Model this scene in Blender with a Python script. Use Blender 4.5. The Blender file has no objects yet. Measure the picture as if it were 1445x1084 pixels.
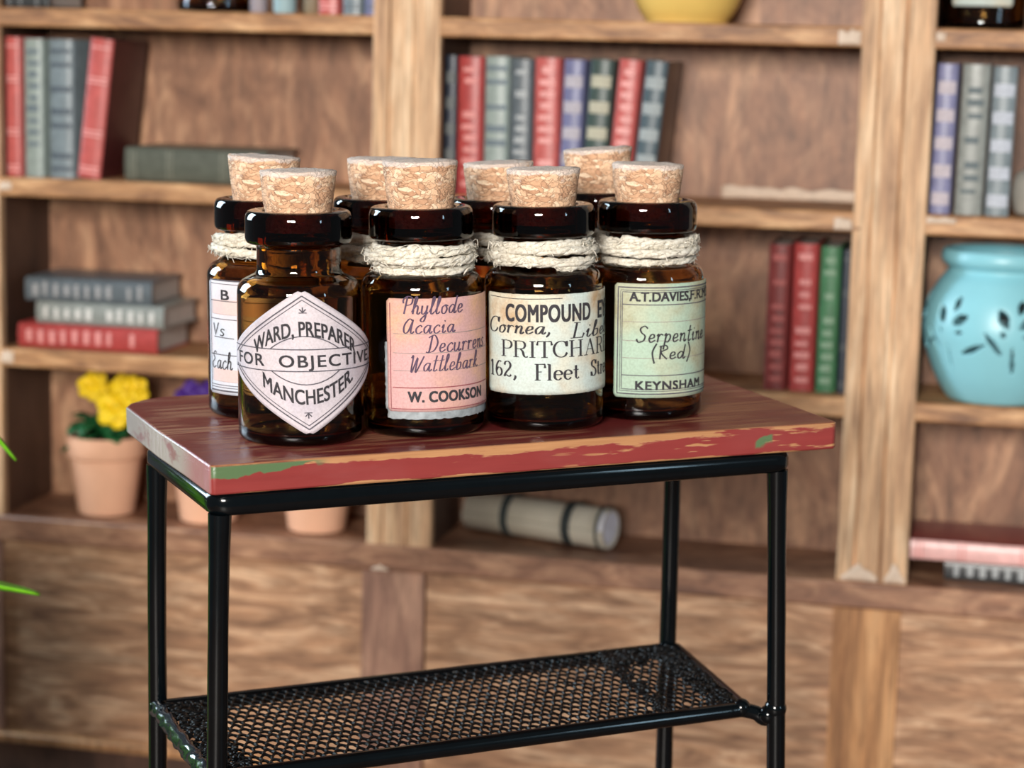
import bpy, bmesh, math, random
from mathutils import Matrix, Vector, noise
C = bpy.context.scene.collection
SC = bpy.context.scene
R = math.radians
PI = math.pi
sin, cos = math.sin, math.cos

# ------------------------------------------------------------------ camera
cam_d = bpy.data.cameras.new('camera')
cam = bpy.data.objects.new('camera', cam_d); C.objects.link(cam)
PITCH, ROLL, CAM_H = R(9.433), R(0.4), 1.3067
cam.location = (0, 0, CAM_H)
_f = Vector((0, cos(PITCH), -sin(PITCH))); _u0 = Vector((0, sin(PITCH), cos(PITCH))); _r0 = Vector((1, 0, 0))
_r = _r0 * cos(ROLL) + _u0 * sin(ROLL); _u = -_r0 * sin(ROLL) + _u0 * cos(ROLL)
cam.rotation_euler = Matrix((_r, _u, -_f)).transposed().to_euler()
cam_d.sensor_width = 36; cam_d.lens = 3090 * 36 / 1445
cam_d.clip_start = 0.05
cam_d.dof.use_dof = True; cam_d.dof.focus_distance = 2.23
cam_d.dof.aperture_fstop = 3.95
SC.camera = cam

# ------------------------------------------------------------------ light
SC.view_settings.view_transform = 'Standard'; SC.view_settings.look = 'None'
SC.view_settings.gamma = 1; SC.view_settings.use_curve_mapping = False
SC.view_settings.exposure = -0.12
w = bpy.data.worlds.new('world'); SC.world = w; w.use_nodes = True
w.node_tree.nodes['Background'].inputs[0].default_value = (0.86, 0.93, 1.0, 1)
w.node_tree.nodes['Background'].inputs[1].default_value = 0.10

def area_light(name, loc, target, sx, sy, power, col):
    d = bpy.data.lights.new(name, 'AREA'); d.shape = 'RECTANGLE'; d.size = sx; d.size_y = sy
    d.energy = power; d.color = col
    o = bpy.data.objects.new(name, d); C.objects.link(o); o.location = loc
    o.rotation_euler = (Vector(target) - Vector(loc)).to_track_quat('-Z', 'Y').to_euler()
    return o
area_light('key_lamp', (-1.1, -3.2, 2.35), (0.05, 2.9, 0.85), 1.7, 1.5, 560, (1.0, 0.95, 0.88))
area_light('window_light_left', (-2.7, 3.85, 1.85), (0, 2.4, 0.9), 1.2, 1.6, 110, (0.68, 0.86, 1.0))
area_light('window_light_right', (3.4, -0.4, 1.9), (0, 2.4, 0.9), 0.25, 1.5, 17, (0.55, 0.82, 1.0))

# ------------------------------------------------------------------ colours and node helpers
def lin(r, g, b):
    def f(c):
        c /= 255
        return c / 12.92 if c <= 0.04045 else ((c + 0.055) / 1.055) ** 2.4
    return (f(r), f(g), f(b), 1)

class NT:
    def __init__(s, name):
        s.m = bpy.data.materials.new(name); s.m.use_nodes = True
        s.t = s.m.node_tree; s.n = s.t.nodes; s.l = s.t.links
        s.p = s.n['Principled BSDF']
    def new(s, typ, **kw):
        n = s.n.new(typ)
        for k, v in kw.items(): setattr(n, k, v)
        return n
    def put(s, sock, v):
        if hasattr(v, 'is_output') or isinstance(v, bpy.types.NodeSocket): s.l.new(v, sock)
        else: sock.default_value = v
    def coord(s, scale=(1, 1, 1), loc=(0, 0, 0), rot=(0, 0, 0)):
        tc = s.new('ShaderNodeTexCoord'); mp = s.new('ShaderNodeMapping')
        s.l.new(tc.outputs['Object'], mp.inputs['Vector'])
        mp.inputs['Scale'].default_value = scale; mp.inputs['Location'].default_value = loc; mp.inputs['Rotation'].default_value = rot
        return mp.outputs[0]
    def xyz(s):
        tc = s.new('ShaderNodeTexCoord'); sp = s.new('ShaderNodeSeparateXYZ'); s.l.new(tc.outputs['Object'], sp.inputs[0])
        return sp.outputs
    def noise(s, vec, scale=1, detail=4, rough=.55, dist=0):
        n = s.new('ShaderNodeTexNoise'); s.l.new(vec, n.inputs['Vector'])
        n.inputs['Scale'].default_value = scale; n.inputs['Detail'].default_value = detail
        n.inputs['Roughness'].default_value = rough; n.inputs['Distortion'].default_value = dist
        return n.outputs['Fac']
    def ramp(s, fac, stops, interp='LINEAR'):
        r = s.new('ShaderNodeValToRGB'); s.l.new(fac, r.inputs[0]); e = r.color_ramp.elements
        r.color_ramp.interpolation = interp
        while len(e) < len(stops): e.new(0.5)
        for q, (p, c) in zip(e, stops): q.position = p; q.color = c if len(c) == 4 else (*c, 1)
        return r.outputs[0]
    def mix(s, fac, a, b, mode='MIX'):
        n = s.new('ShaderNodeMix', data_type='RGBA', blend_type=mode)
        s.put(n.inputs[0], fac); s.put(n.inputs[6], a); s.put(n.inputs[7], b)
        return n.outputs[2]
    def math(s, op, a, b=0.0, c=None, clamp=False):
        n = s.new('ShaderNodeMath', operation=op, use_clamp=clamp)
        s.put(n.inputs[0], a); s.put(n.inputs[1], b)
        if c is not None: s.put(n.inputs[2], c)
        return n.outputs[0]
    def step(s, v, lo, hi):
        n = s.new('ShaderNodeMapRange', interpolation_type='SMOOTHSTEP'); s.put(n.inputs['Value'], v)
        n.inputs['From Min'].default_value = lo; n.inputs['From Max'].default_value = hi
        return n.outputs[0]
    def bump(s, h, strength=.3, dist=.002):
        b = s.new('ShaderNodeBump'); s.l.new(h, b.inputs['Height']); b.inputs['Strength'].default_value = strength
        b.inputs['Distance'].default_value = dist; s.l.new(b.outputs[0], s.p.inputs['Normal'])
    def base(s, c): s.put(s.p.inputs['Base Color'], c)
    def rough(s, v): s.put(s.p.inputs['Roughness'], v)

def wood(name, dark, mid, light, grain=(7, 7, 1.6), fine=(160, 160, 9), rough=.55, seed=0, lo=.32, hi=.68, dist=1.2, fmix=.45):
    t = NT(name)
    big = t.noise(t.coord(grain, (seed, seed * .7, seed * .3)), 1, 5, .6, dist)
    col = t.ramp(big, [(lo, dark), (.5, mid), (hi, light)])
    fn = t.noise(t.coord(fine, (seed, 0, 0)), 1, 3, .6)
    col = t.mix(fmix, col, t.ramp(fn, [(.3, (.45, .42, .4, 1)), (.5, (1, 1, 1, 1)), (.72, (1.35, 1.3, 1.25, 1))]), 'MULTIPLY')
    pores = t.noise(t.coord((fine[0] * 1.5, fine[1] * 1.5, fine[2] * 2.2), (3 + seed, 1, 0)), 1, 2, .5)
    col = t.mix(t.math('MULTIPLY', t.step(pores, .6, .7), .35), col, (dark[0] * .6, dark[1] * .55, dark[2] * .5, 1))
    t.base(col); t.rough(rough); t.bump(fn, .25, .0015)
    return t.m

def plain(name, c, rough=.5, var=.12, scale=30, spec=.5, metal=0):
    t = NT(name)
    n = t.noise(t.coord((1, 1, 1)), scale, 4, .6)
    t.base(t.ramp(n, [(.3, tuple(x * (1 - var) for x in c[:3]) + (1,)), (.7, tuple(min(1, x * (1 + var)) for x in c[:3]) + (1,))]))
    t.rough(rough); t.p.inputs['Specular IOR Level'].default_value = spec; t.p.inputs['Metallic'].default_value = metal
    return t.m

M = {}
M['back'] = wood('back_panel_wood', lin(112, 76, 56), lin(148, 106, 80), lin(196, 152, 118), (8, 8, 4.2), (55, 55, 13), .5, 1, .28, .74, 2.6, .6)
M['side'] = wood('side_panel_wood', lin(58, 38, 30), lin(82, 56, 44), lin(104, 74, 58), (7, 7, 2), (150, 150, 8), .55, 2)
M['post'] = wood('post_wood', lin(154, 114, 84), lin(204, 164, 126), lin(238, 208, 172), (34, 34, 3.0), (130, 130, 9), .6, 3, .28, .66, .5, .75)
M['post_low'] = wood('lower_post_wood', lin(132, 88, 54), lin(176, 126, 82), lin(212, 164, 116), (18, 18, 3.2), (130, 130, 9), .6, 4, .3, .7, .8, .65)
M['post_dark'] = wood('lower_post_dark_wood', lin(118, 84, 70), lin(146, 108, 90), lin(178, 138, 114), (12, 12, 5), (120, 120, 14), .6, 9, .3, .7, 1.2)
M['shelf'] = wood('shelf_wood', lin(122, 82, 54), lin(174, 126, 84), lin(216, 170, 124), (9, 20, 40), (18, 160, 160), .55, 5, .3, .7, .8)
M['counter'] = wood('counter_wood', lin(100, 66, 50), lin(142, 100, 76), lin(188, 144, 112), (10, 18, 30), (18, 140, 140), .5, 6, .3, .72, 1.0)
M['panel'] = wood('lower_panel_wood', lin(122, 86, 64), lin(170, 128, 96), lin(222, 184, 150), (6, 9, 34), (12, 70, 70), .55, 7, .3, .72, 1.6, .6)
M['glue'] = plain('dried_glue', lin(208, 186, 166), .6, .1, 80)
M['floor'] = wood('floor_wood', lin(70, 48, 36), lin(96, 66, 48), lin(120, 86, 62), (1.2, 9, 9), (8, 160, 160), .5, 8)
M['wall'] = plain('wall_paint', lin(170, 160, 150), .8, .04, 8)
M['black'] = plain('black_enamel', lin(5, 9, 12), .13, .2, 40, .45)
M['black_rough'] = plain('clotted_black_paint', lin(7, 8, 10), .42, .4, 200, .22)
M['paper'] = plain('page_paper', lin(196, 190, 184), .8, .08, 90)
M['twine'] = None
M['terracotta'] = plain('terracotta', lin(232, 178, 146), .8, .07, 14)
M['soil'] = plain('soil', lin(50, 36, 28), .95, .4, 90)
M['leaf'] = plain('dark_leaf', lin(30, 98, 52), .5, .4, 40)
M['leaf_bright'] = plain('bright_leaf', lin(112, 186, 30), .45, .3, 20)
M['yellow'] = plain('yellow_petal', lin(246, 206, 20), .6, .12, 50)
M['orange'] = plain('orange_petal', lin(226, 150, 10), .6, .12, 50)
M['purple'] = plain('purple_petal', lin(72, 34, 130), .6, .2, 50)
M['turq'] = plain('turquoise_glaze', lin(140, 202, 214), .35, .04, 12)
M['yellowpot'] = plain('yellow_glaze', lin(226, 190, 104), .45, .05, 14)
M['ink'] = plain('black_ink', lin(50, 47, 52), .8, .35, 160)
M['ink_soft'] = plain('grey_ink', lin(88, 84, 92), .85, .3, 160)
M['ink_faint'] = plain('faint_ink', lin(150, 138, 134), .9, .15, 160)
M['ink_rose'] = plain('rose_ink', lin(150, 84, 88), .9, .2, 160)
M['ink_violet'] = plain('violet_ink', lin(84, 66, 88), .85, .3, 160)
M['scroll'] = plain('scroll_paper', lin(206, 196, 178), .85, .12, 20)
M['scroll_end'] = plain('scroll_inner_paper', lin(232, 232, 244), .85, .1, 60)
M['band'] = plain('dark_ribbon', lin(52, 58, 58), .7, .2, 30)
M['stone'] = plain('grey_ornament', lin(150, 146, 138), .6, .15, 20)

def glass_mat():
    t = NT('amber_glass')
    t.base((.92, .86, .74, 1)); t.rough(.015)
    t.p.inputs['Transmission Weight'].default_value = 1.0; t.p.inputs['IOR'].default_value = 1.5
    ab = t.new('ShaderNodeVolumeAbsorption'); ab.inputs['Color'].default_value = (.71, .50, .05, 1); ab.inputs['Density'].default_value = 310
    t.l.new(ab.outputs[0], t.n['Material Output'].inputs['Volume'])
    return t.m
M['glass'] = glass_mat()

def cork_mat():
    t = NT('agglomerated_cork')
    v = t.coord((1, 1, 1.7))
    nv = t.new('ShaderNodeTexNoise'); t.l.new(v, nv.inputs['Vector']); nv.inputs['Scale'].default_value = 70; nv.inputs['Detail'].default_value = 4
    add = t.new('ShaderNodeMix', data_type='VECTOR'); add.inputs[0].default_value = .03
    t.l.new(v, add.inputs[4]); t.l.new(nv.outputs['Color'], add.inputs[5])
    vo = t.new('ShaderNodeTexVoronoi'); t.l.new(add.outputs[1], vo.inputs['Vector']); vo.inputs['Scale'].default_value = 118
    ve = t.new('ShaderNodeTexVoronoi', feature='DISTANCE_TO_EDGE'); t.l.new(add.outputs[1], ve.inputs['Vector']); ve.inputs['Scale'].default_value = 118
    sp = t.new('ShaderNodeSeparateColor'); t.l.new(vo.outputs['Color'], sp.inputs[0])
    col = t.ramp(sp.outputs[0], [(0, lin(192, 146, 114)), (.35, lin(220, 174, 138)), (.7, lin(236, 194, 158)), (1, lin(248, 218, 186))])
    gr = t.noise(t.coord((1, 1, 1)), 260, 4, .65)
    col = t.mix(.5, col, t.ramp(gr, [(.3, (.66, .62, .6, 1)), (.7, (1.15, 1.15, 1.15, 1))]), 'MULTIPLY')
    edge = t.math('SUBTRACT', 1.0, t.step(ve.outputs['Distance'], .0, .10))
    em = t.step(t.noise(t.coord((1, 1, 1), (9, 2, 5)), 120, 3), .4, .6)
    col = t.mix(t.math('MULTIPLY', t.math('MULTIPLY', edge, em), .7), col, lin(118, 82, 62))
    z = t.xyz()[2]
    ps = t.noise(t.coord((1, 1, 1), (4, 2, 1)), 40, 5, .7)
    att = t.new('ShaderNodeAttribute'); att.attribute_name = 'rim'
    dusty = t.math('ADD', ps, t.math('MULTIPLY', att.outputs['Fac'], .45))
    col = t.mix(t.math('MULTIPLY', t.step(dusty, .60, .76), .7), col, lin(224, 212, 204))
    t.base(col); t.rough(.85)
    t.bump(t.math('ADD', t.math('MULTIPLY', t.step(ve.outputs['Distance'], 0, .14), .7), t.math('MULTIPLY', gr, .5)), .6, .002)
    return t.m
M['cork'] = cork_mat()

def twine_mat():
    t = NT('cotton_twine')
    n = t.noise(t.coord((1, 1, 1)), 260, 4, .7); b = t.noise(t.coord((1, 1, 1), (2, 2, 2)), 40, 3)
    c = t.ramp(n, [(.25, lin(168, 156, 138)), (.5, lin(226, 219, 204)), (.75, lin(248, 245, 236))])
    t.base(t.mix(.3, c, t.ramp(b, [(.35, (.72, .68, .6, 1)), (.6, (1, 1, 1, 1))]), 'MULTIPLY')); t.rough(.9); t.bump(n, .6, .0015)
    return t.m
M['twine'] = twine_mat()

def paper_mat(name, base, stain, cool=None, spots=.75, scale=26):
    t = NT(name)
    a = t.noise(t.coord((1, 1, 1), (1, 5, 2)), scale, 5, .65)
    c = t.mix(t.step(a, .45, .72), base, stain)
    if cool is not None:
        b = t.noise(t.coord((1, 1, 1), (7, 1, 4)), scale * .55, 3, .5)
        c = t.mix(t.math('MULTIPLY', t.step(b, .42, .62), .8), c, cool)
    g = t.noise(t.coord((1, 1, 1)), 420, 3, .7)
    c = t.mix(spots, c, t.ramp(g, [(.3, (.8, .78, .76, 1)), (.6, (1.04, 1.04, 1.04, 1))]), 'MULTIPLY')
    t.base(c); t.rough(.75); t.bump(g, .15, .0006)
    return t.m
M['lab_white'] = paper_mat('diamond_label_paper', lin(208, 198, 204), lin(192, 184, 194))
M['lab_pink'] = paper_mat('pink_label_paper', lin(212, 164, 152), lin(222, 174, 142), lin(208, 164, 166))
M['lab_cream'] = paper_mat('cream_label_paper', lin(214, 208, 188), lin(192, 160, 122), lin(196, 214, 212))
M['lab_green'] = paper_mat('green_label_paper', lin(186, 190, 164), lin(164, 156, 124), lin(168, 196, 178))
M['lab_band'] = paper_mat('white_label_paper', lin(220, 216, 224), lin(210, 202, 210), lin(204, 214, 228), .3)
M['lab_bandpink'] = paper_mat('white_label_pink_tint', lin(222, 194, 192), lin(218, 200, 196), None, .3)
M['tape'] = plain('grey_sticky_tape', lin(150, 156, 160), .35, .3, 120)

def board_mat():
    t = NT('worn_red_paint')
    X, Y, Z = t.xyz()
    red = t.mix(t.noise(t.coord((3, 60, 60)), 1, 4), lin(98, 32, 33), lin(128, 48, 46))
    redf = t.mix(t.noise(t.coord((8, 60, 90)), 1, 4), lin(126, 47, 46), lin(150, 61, 57))
    geo = t.new('ShaderNodeNewGeometry'); vt = t.new('ShaderNodeVectorTransform', vector_type='NORMAL', convert_from='WORLD', convert_to='OBJECT')
    t.l.new(geo.outputs['True Normal'], vt.inputs[0]); ns = t.new('ShaderNodeSeparateXYZ'); t.l.new(vt.outputs[0], ns.inputs[0])
    side = t.step(ns.outputs[2], .92, .7)
    top_mask = t.step(ns.outputs[2], .7, .92); side = t.math('SUBTRACT', 1.0, top_mask)
    left_end = t.step(t.math('MULTIPLY', ns.outputs[0], -1.0), .75, .9)
    tan = t.mix(t.noise(t.coord((12, 200, 200)), 1, 4), lin(156, 104, 68), lin(204, 152, 106))
    # top: streaky rubbed patches where the paint is thin, mostly at the left
    st = t.noise(t.coord((7, 90, 20), (2, 0, 0)), 1, 5, .6)
    patch = t.noise(t.coord((9, 12, 5), (1.3, 4, 0)), 1, 3, .5)
    wear = t.math('MULTIPLY', t.step(st, .42, .6), t.step(patch, .40, .58))
    colt = t.mix(t.math('MULTIPLY', wear, .72), red, lin(168, 120, 88))
    edge_top = t.math('MULTIPLY', t.step(t.math('ADD', Y, t.math('MULTIPLY', t.noise(t.coord((20, 20, 20)), 1, 3), .01)), .0105, .003), t.math('SUBTRACT', .85, t.math('MULTIPLY', t.step(X, .48, .6), .6)))
    colt = t.mix(edge_top, colt, tan)
    # sides: tan where chipped along the upper and lower arris
    cn = t.noise(t.coord((11, 40, 80), (.7, 0, 0)), 1, 5, .6)
    zt = t.math('ADD', t.step(Z, .8666, .8806), t.step(Z, .8552, .8486))
    zt = t.math('MULTIPLY', zt, t.math('SUBTRACT', 1.0, t.math('MULTIPLY', t.math('MAXIMUM', t.step(X, .50, .58), t.step(X, .16, .06)), .45)))
    chip = t.step(t.math('ADD', t.math('MULTIPLY', zt, .42), cn), .66, .72)
    midn = t.noise(t.coord((14, 40, 150), (5.2, 0, 3)), 1, 3, .5)
    rs = t.step(X, .28, .48)
    chip = t.math('MAXIMUM', chip, t.math('MULTIPLY', t.step(midn, .6, .64), rs))
    cols = t.mix(chip, redf, tan)
    gz = t.math('ADD', Z, t.math('MULTIPLY', t.math('SUBTRACT', t.noise(t.coord((26, 26, 26), (1, 1, 1)), 1, 3), .5), .030))
    gz = t.math('ADD', gz, t.math('MULTIPLY', X, -.095))
    green1 = t.math('MULTIPLY', t.step(gz, .8640, .8655), t.step(X, .125, .10))
    gx = t.math('ABSOLUTE', t.math('SUBTRACT', X, .605)); green2 = t.math('MULTIPLY', t.step(gx, .012, .008), t.step(t.math('ABSOLUTE', t.math('SUBTRACT', gz, .805)), .006, .003))
    gmask = t.math('MULTIPLY', t.math('MAXIMUM', green1, green2), t.step(Z, .8795, .8775))
    cols = t.mix(gmask, cols, lin(88, 112, 76))
    # left end: window reflection put into the colour as greyish pink, red left in one patch
    ln = t.noise(t.coord((20, 16, 40), (2, 2, 2)), 1, 4, .6)
    coll = t.mix(t.step(ln, .30, .46), lin(150, 104, 104), lin(172, 158, 150))
    coll = t.mix(t.math('MULTIPLY', t.step(Y, .13, .05), .8), coll, lin(170, 100, 106))
    coll = t.mix(t.step(t.math('ADD', Y, t.math('MULTIPLY', ln, .03)), .362, .372), coll, lin(118, 150, 118))
    cols = t.mix(left_end, cols, coll)
    t.base(t.mix(side, colt, cols)); t.rough(t.math('ADD', .34, t.math('MULTIPLY', wear, .2)))
    t.bump(t.math('ADD', st, t.math('MULTIPLY', chip, -.6)), .25, .0012)
    return t.m
M['board'] = board_mat()

# ------------------------------------------------------------------ mesh helpers
def finish(name, bm, mat, parent=None, smooth=True, ang=35, bevel=0):
    me = bpy.data.meshes.new(name)
    bmesh.ops.recalc_face_normals(bm, faces=bm.faces)
    bm.to_mesh(me); bm.free()
    for m in (mat if isinstance(mat, (list, tuple)) else [mat]): me.materials.append(m)
    o = bpy.data.objects.new(name, me); C.objects.link(o)
    if parent is not None: o.parent = parent
    if smooth:
        for p in me.polygons: p.use_smooth = True
        if hasattr(me, 'set_sharp_from_angle'): me.set_sharp_from_angle(angle=R(ang))
    if bevel:
        b = o.modifiers.new('bevel', 'BEVEL'); b.width = bevel; b.segments = 2; b.limit_method = 'ANGLE'
    return o

def thing(name, label, cat, mat=None, group=None):
    o = bpy.data.objects.new(name, None); C.objects.link(o); o.empty_display_size = .05
    if mat is not None: o.matrix_world = mat
    o['label'] = label; o['category'] = cat
    if group: o['group'] = group
    return o

def box(bm, x0, x1, y0, y1, z0, z1, mi=0):
    v = [bm.verts.new((x, y, z)) for x in (x0, x1) for y in (y0, y1) for z in (z0, z1)]
    for f in ((0, 1, 3, 2), (4, 6, 7, 5), (0, 4, 5, 1), (2, 3, 7, 6), (0, 2, 6, 4), (1, 5, 7, 3)):
        bm.faces.new([v[i] for i in f]).material_index = mi
    return v

def boxes(name, lst, mat, parent, bevel=.002):
    bm = bmesh.new()
    for b in lst: box(bm, *b)
    return finish(name, bm, mat, parent, True, 35, bevel)

def tube(bm, pts, rad, seg=8, closed=False, cap=True, mi=0):
    pts = [Vector(p) for p in pts]; n = len(pts); rings = []; up = None
    for i, p in enumerate(pts):
        a = pts[(i - 1) % n] if (closed or i > 0) else p; b = pts[(i + 1) % n] if (closed or i < n - 1) else p
        t = (b - a).normalized()
        if up is None:
            up = t.orthogonal().normalized()
        up = (up - t * up.dot(t)).normalized(); s = t.cross(up)
        r = rad[i] if isinstance(rad, (list, tuple)) else rad
        rings.append([bm.verts.new(p + up * r * cos(2 * PI * k / seg) + s * r * sin(2 * PI * k / seg)) for k in range(seg)])
    for i in range(n if closed else n - 1):
        a, b = rings[i], rings[(i + 1) % n]
        for k in range(seg): bm.faces.new((a[k], a[(k + 1) % seg], b[(k + 1) % seg], b[k])).material_index = mi
    if cap and not closed:
        bm.faces.new(rings[0][::-1]).material_index = mi; bm.faces.new(rings[-1]).material_index = mi

def lathe(bm, prof, seg=48, fn=None, close=False):
    rings = []
    for r, z in prof:
        if r < 1e-6: rings.append([bm.verts.new((0, 0, z))])
        else: rings.append([bm.verts.new((r * cos(2 * PI * k / seg), r * sin(2 * PI * k / seg), z)) for k in range(seg)])
    for i in range(len(rings) if close else len(rings) - 1):
        a, b = rings[i], rings[(i + 1) % len(rings)]
        for k in range(seg):
            k2 = (k + 1) % seg
            if len(a) == 1 and len(b) == 1: continue
            if len(a) == 1: bm.faces.new((a[0], b[k], b[k2]))
            elif len(b) == 1: bm.faces.new((a[k], a[k2], b[0]))
            else: bm.faces.new((a[k], a[k2], b[k2], b[k]))

def crom(pts, n=6):
    out = []; P = [pts[0]] + list(pts) + [pts[-1]]
    for i in range(1, len(P) - 2):
        p0, p1, p2, p3 = P[i - 1], P[i], P[i + 1], P[i + 2]
        for k in range(n):
            t = k / n
            out.append(tuple(.5 * (2 * b + (c - a) * t + (2 * a - 5 * b + 4 * c - d) * t * t + (-a + 3 * b - 3 * c + d) * t ** 3) for a, b, c, d in zip(p0, p1, p2, p3)))
    out.append(tuple(pts[-1])); return out

# ------------------------------------------------------------------ the two frames of the place
YAW_T = R(22.541)
TM = Matrix.Translation((-0.29094, 2.07254, 0)) @ Matrix.Rotation(YAW_T, 4, 'Z')      # side table: x along its front, y to the back
BY, BR_, BT = R(12.943), R(.878), R(.553)
_bu = Vector((cos(BY), -sin(BY), 0)); _bn = Vector((sin(BY), cos(BY), 0)); _bz = Vector((0, 0, 1))
_bu2 = _bu * cos(BR_) - _bz * sin(BR_); _bv2 = _bu * sin(BR_) + _bz * cos(BR_)
_bv3 = _bv2 * cos(BT) + _bn * sin(BT); _bn3 = _bn * cos(BT) - _bv2 * sin(BT)
BM = Matrix((_bu2, _bn3, _bv3)).transposed().to_4x4(); BM.translation = (-0.1315, 3.5, 0.45129)  # bookcase: u right, w inward, v up; v=0 the counter top
BMI = BM.inverted()
S1, S2, S3, SD = .860, .579, .290, .2
def bfix(u, w, v, rot=None):
    m = BM @ Matrix.Translation((u, w, v))
    return m @ rot if rot is not None else m

# ------------------------------------------------------------------ room
bm = bmesh.new(); box(bm, -3, 3.2, -.6, 5.2, -.05, 0)
o = finish('floor', bm, M['floor']); o['kind'] = 'structure'
bm = bmesh.new(); box(bm, -1.0, 2.6, .262, .32, -.47, 2.2)
o = finish('wall_back', bm, M['wall'], None); o.matrix_world = BM; o['kind'] = 'structure'

# ------------------------------------------------------------------ bookcase
bk = thing('bookcase', 'brown stained wooden bookcase of open shelves over a panelled base, behind the side table', 'bookcase', BM)
TOPV = 1.16
def post(u0, u1, v0, v1, mat, w0=0.0):
    bm = bmesh.new(); g = .0022
    W = u1 - u0
    cuts = [0, .24, .262, .60, .622, 1]
    prof = [(u0, w0 + .02), (u0, w0 + .002), (u0 + .002, w0)]
    for c in (.25, .61): prof += [(u0 + W * (c - .022), w0), (u0 + W * c, w0 + .0045), (u0 + W * (c + .022), w0)]
    prof += [(u1 - .002, w0), (u1, w0 + .002), (u1, w0 + .02)]
    n = 40; rows = []
    for i in range(n + 1):
        v = v0 + (v1 - v0) * i / n
        rows.append([bm.verts.new((u + .0006 * noise.noise((u * 60, v * 9, 1)), ww + .0008 * noise.noise((u * 50, v * 8, 5)), v)) for u, ww in prof])
    k = len(prof)
    for i in range(n):
        for j in range(k): bm.faces.new((rows[i][j], rows[i][(j + 1) % k], rows[i + 1][(j + 1) % k], rows[i + 1][j]))
    bm.faces.new(rows[0][::-1]); bm.faces.new(rows[-1])
    return finish('post', bm, mat, bk, True, 25)
for (a, b) in ((-.872, -.76), (-.1105, -.0003), (.66, .770), (1.43, 1.54)):
    post(a, b, .0, TOPV, M['post'])
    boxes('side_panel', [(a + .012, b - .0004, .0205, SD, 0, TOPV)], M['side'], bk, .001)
for i, (a, b) in enumerate(((-.872, -.76), (-.116, -.008), (.659, .766), (1.43, 1.54))):
    boxes('lower_post', [(a, b - .002, -.003, .02, -.384, -.0435)], M['post_dark' if i < 2 else 'post_low'], bk, .0015)
for k, (a, b) in enumerate(((-.76, -.0985), (0, .672), (.770, 1.442))):
    for s in (S1, S2, S3):
        bm = bmesh.new(); n = 30; rows = []
        for i in range(n + 1):
            u = a + (b - a) * i / n; j = .0012 * noise.noise((u * 11, s * 7, k))
            rows.append([bm.verts.new(p) for p in ((u, .002 + j, s - .0305), (u, 0 + j, s - .027), (u, .001 + j, s - .003), (u, .004 + j, s), (u, SD, s), (u, SD, s - .0305))])
        for i in range(n):
            for j in range(6): bm.faces.new((rows[i][j], rows[i][(j + 1) % 6], rows[i + 1][(j + 1) % 6], rows[i + 1][j]))
        bm.faces.new(rows[0][::-1]); bm.faces.new(rows[-1])
        finish('shelf', bm, M['shelf'], bk, True, 30)
    boxes('back_panel', [(a - .01, b + .01, SD, SD + .012, -.02, TOPV)], M['back'], bk, 0)
    boxes('lower_panel', [(a - .008, b + .0, .006, .02, -.386, -.0435)], M['panel'], bk, .001)
boxes('counter', [(-.872, 1.54, -.006, SD + .012, -.0432, 0)], M['counter'], bk, .004)
boxes('top_board', [(-.88, 1.55, -.01, SD + .014, TOPV, TOPV + .035)], M['counter'], bk, .004)
bm = bmesh.new()
for u0, u1 in ((-.88, 1.55),):
    vs = box(bm, u0, u1, -.016, SD, -.40, -.384)
finish('base_ledge', bm, M['post_low'], bk, True, 35, .003)
bm = bmesh.new(); vs = box(bm, -.876, 1.545, -.006, SD, -.43, -.40)
for v in vs:
    if v.co.z < -.41:
        wc = BM @ v.co; wc.z = .0006; v.co = BMI @ wc
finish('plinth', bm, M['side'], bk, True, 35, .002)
# dried glue where shelves and posts meet
def smear(u0, u1, v0, v1, w, seed, tri=False):
    bm = bmesh.new(); n = 14; m = 7; g = []
    for i in range(n + 1):
        row = []
        for j in range(m + 1):
            a = i / n; b = j / m
            h = (1 - (2 * a - 1) ** 4) * (1 - (2 * b - 1) ** 4)
            lim = 1.0 if not tri else (1 - .8 * abs(2 * a - 1))
            q = b * lim * (.8 + .3 * noise.noise((a * 4 + seed, seed, 1)))
            row.append(bm.verts.new((u0 + (u1 - u0) * a, w + .0006 - .0022 * max(0, h + .5 * noise.noise((a * 6, b * 5, seed))), v0 + (v1 - v0) * q)))
        g.append(row)
    for i in range(n):
        for j in range(m): bm.faces.new((g[i][j], g[i + 1][j], g[i + 1][j + 1], g[i][j + 1]))
    o = finish('glue_smear', bm, M['glue'], bk, True, 180); s = o.modifiers.new('thickness', 'SOLIDIFY'); s.thickness = .0006; return o
smear(.625, .659, S1 - .028, S1 - .002, 0, 1); smear(.632, .659, S2 - .028, S2 - .006, 0, 2)
smear(.771, .815, S2 - .012, S2 - .001, 0, 3); smear(-.759, -.737, S2 - .022, S2 - .004, 0, 4)
smear(-.759, -.737, S3 - .026, S3 - .001, 0, 5); smear(.668, .725, .001, .036, -.0005, 6, True); smear(.735, .768, .001, .04, -.0005, 7, True)
smear(.43, .54, S2 + .0, S2 + .024, SD, 8); smear(.53, .655, S2 + .0, S2 + .023, SD, 12); smear(.771, .785, S1 - .02, S1 - .002, 0, 9); smear(-.10, -.07, -.043, -.030, -.006, 10, True)

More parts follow.
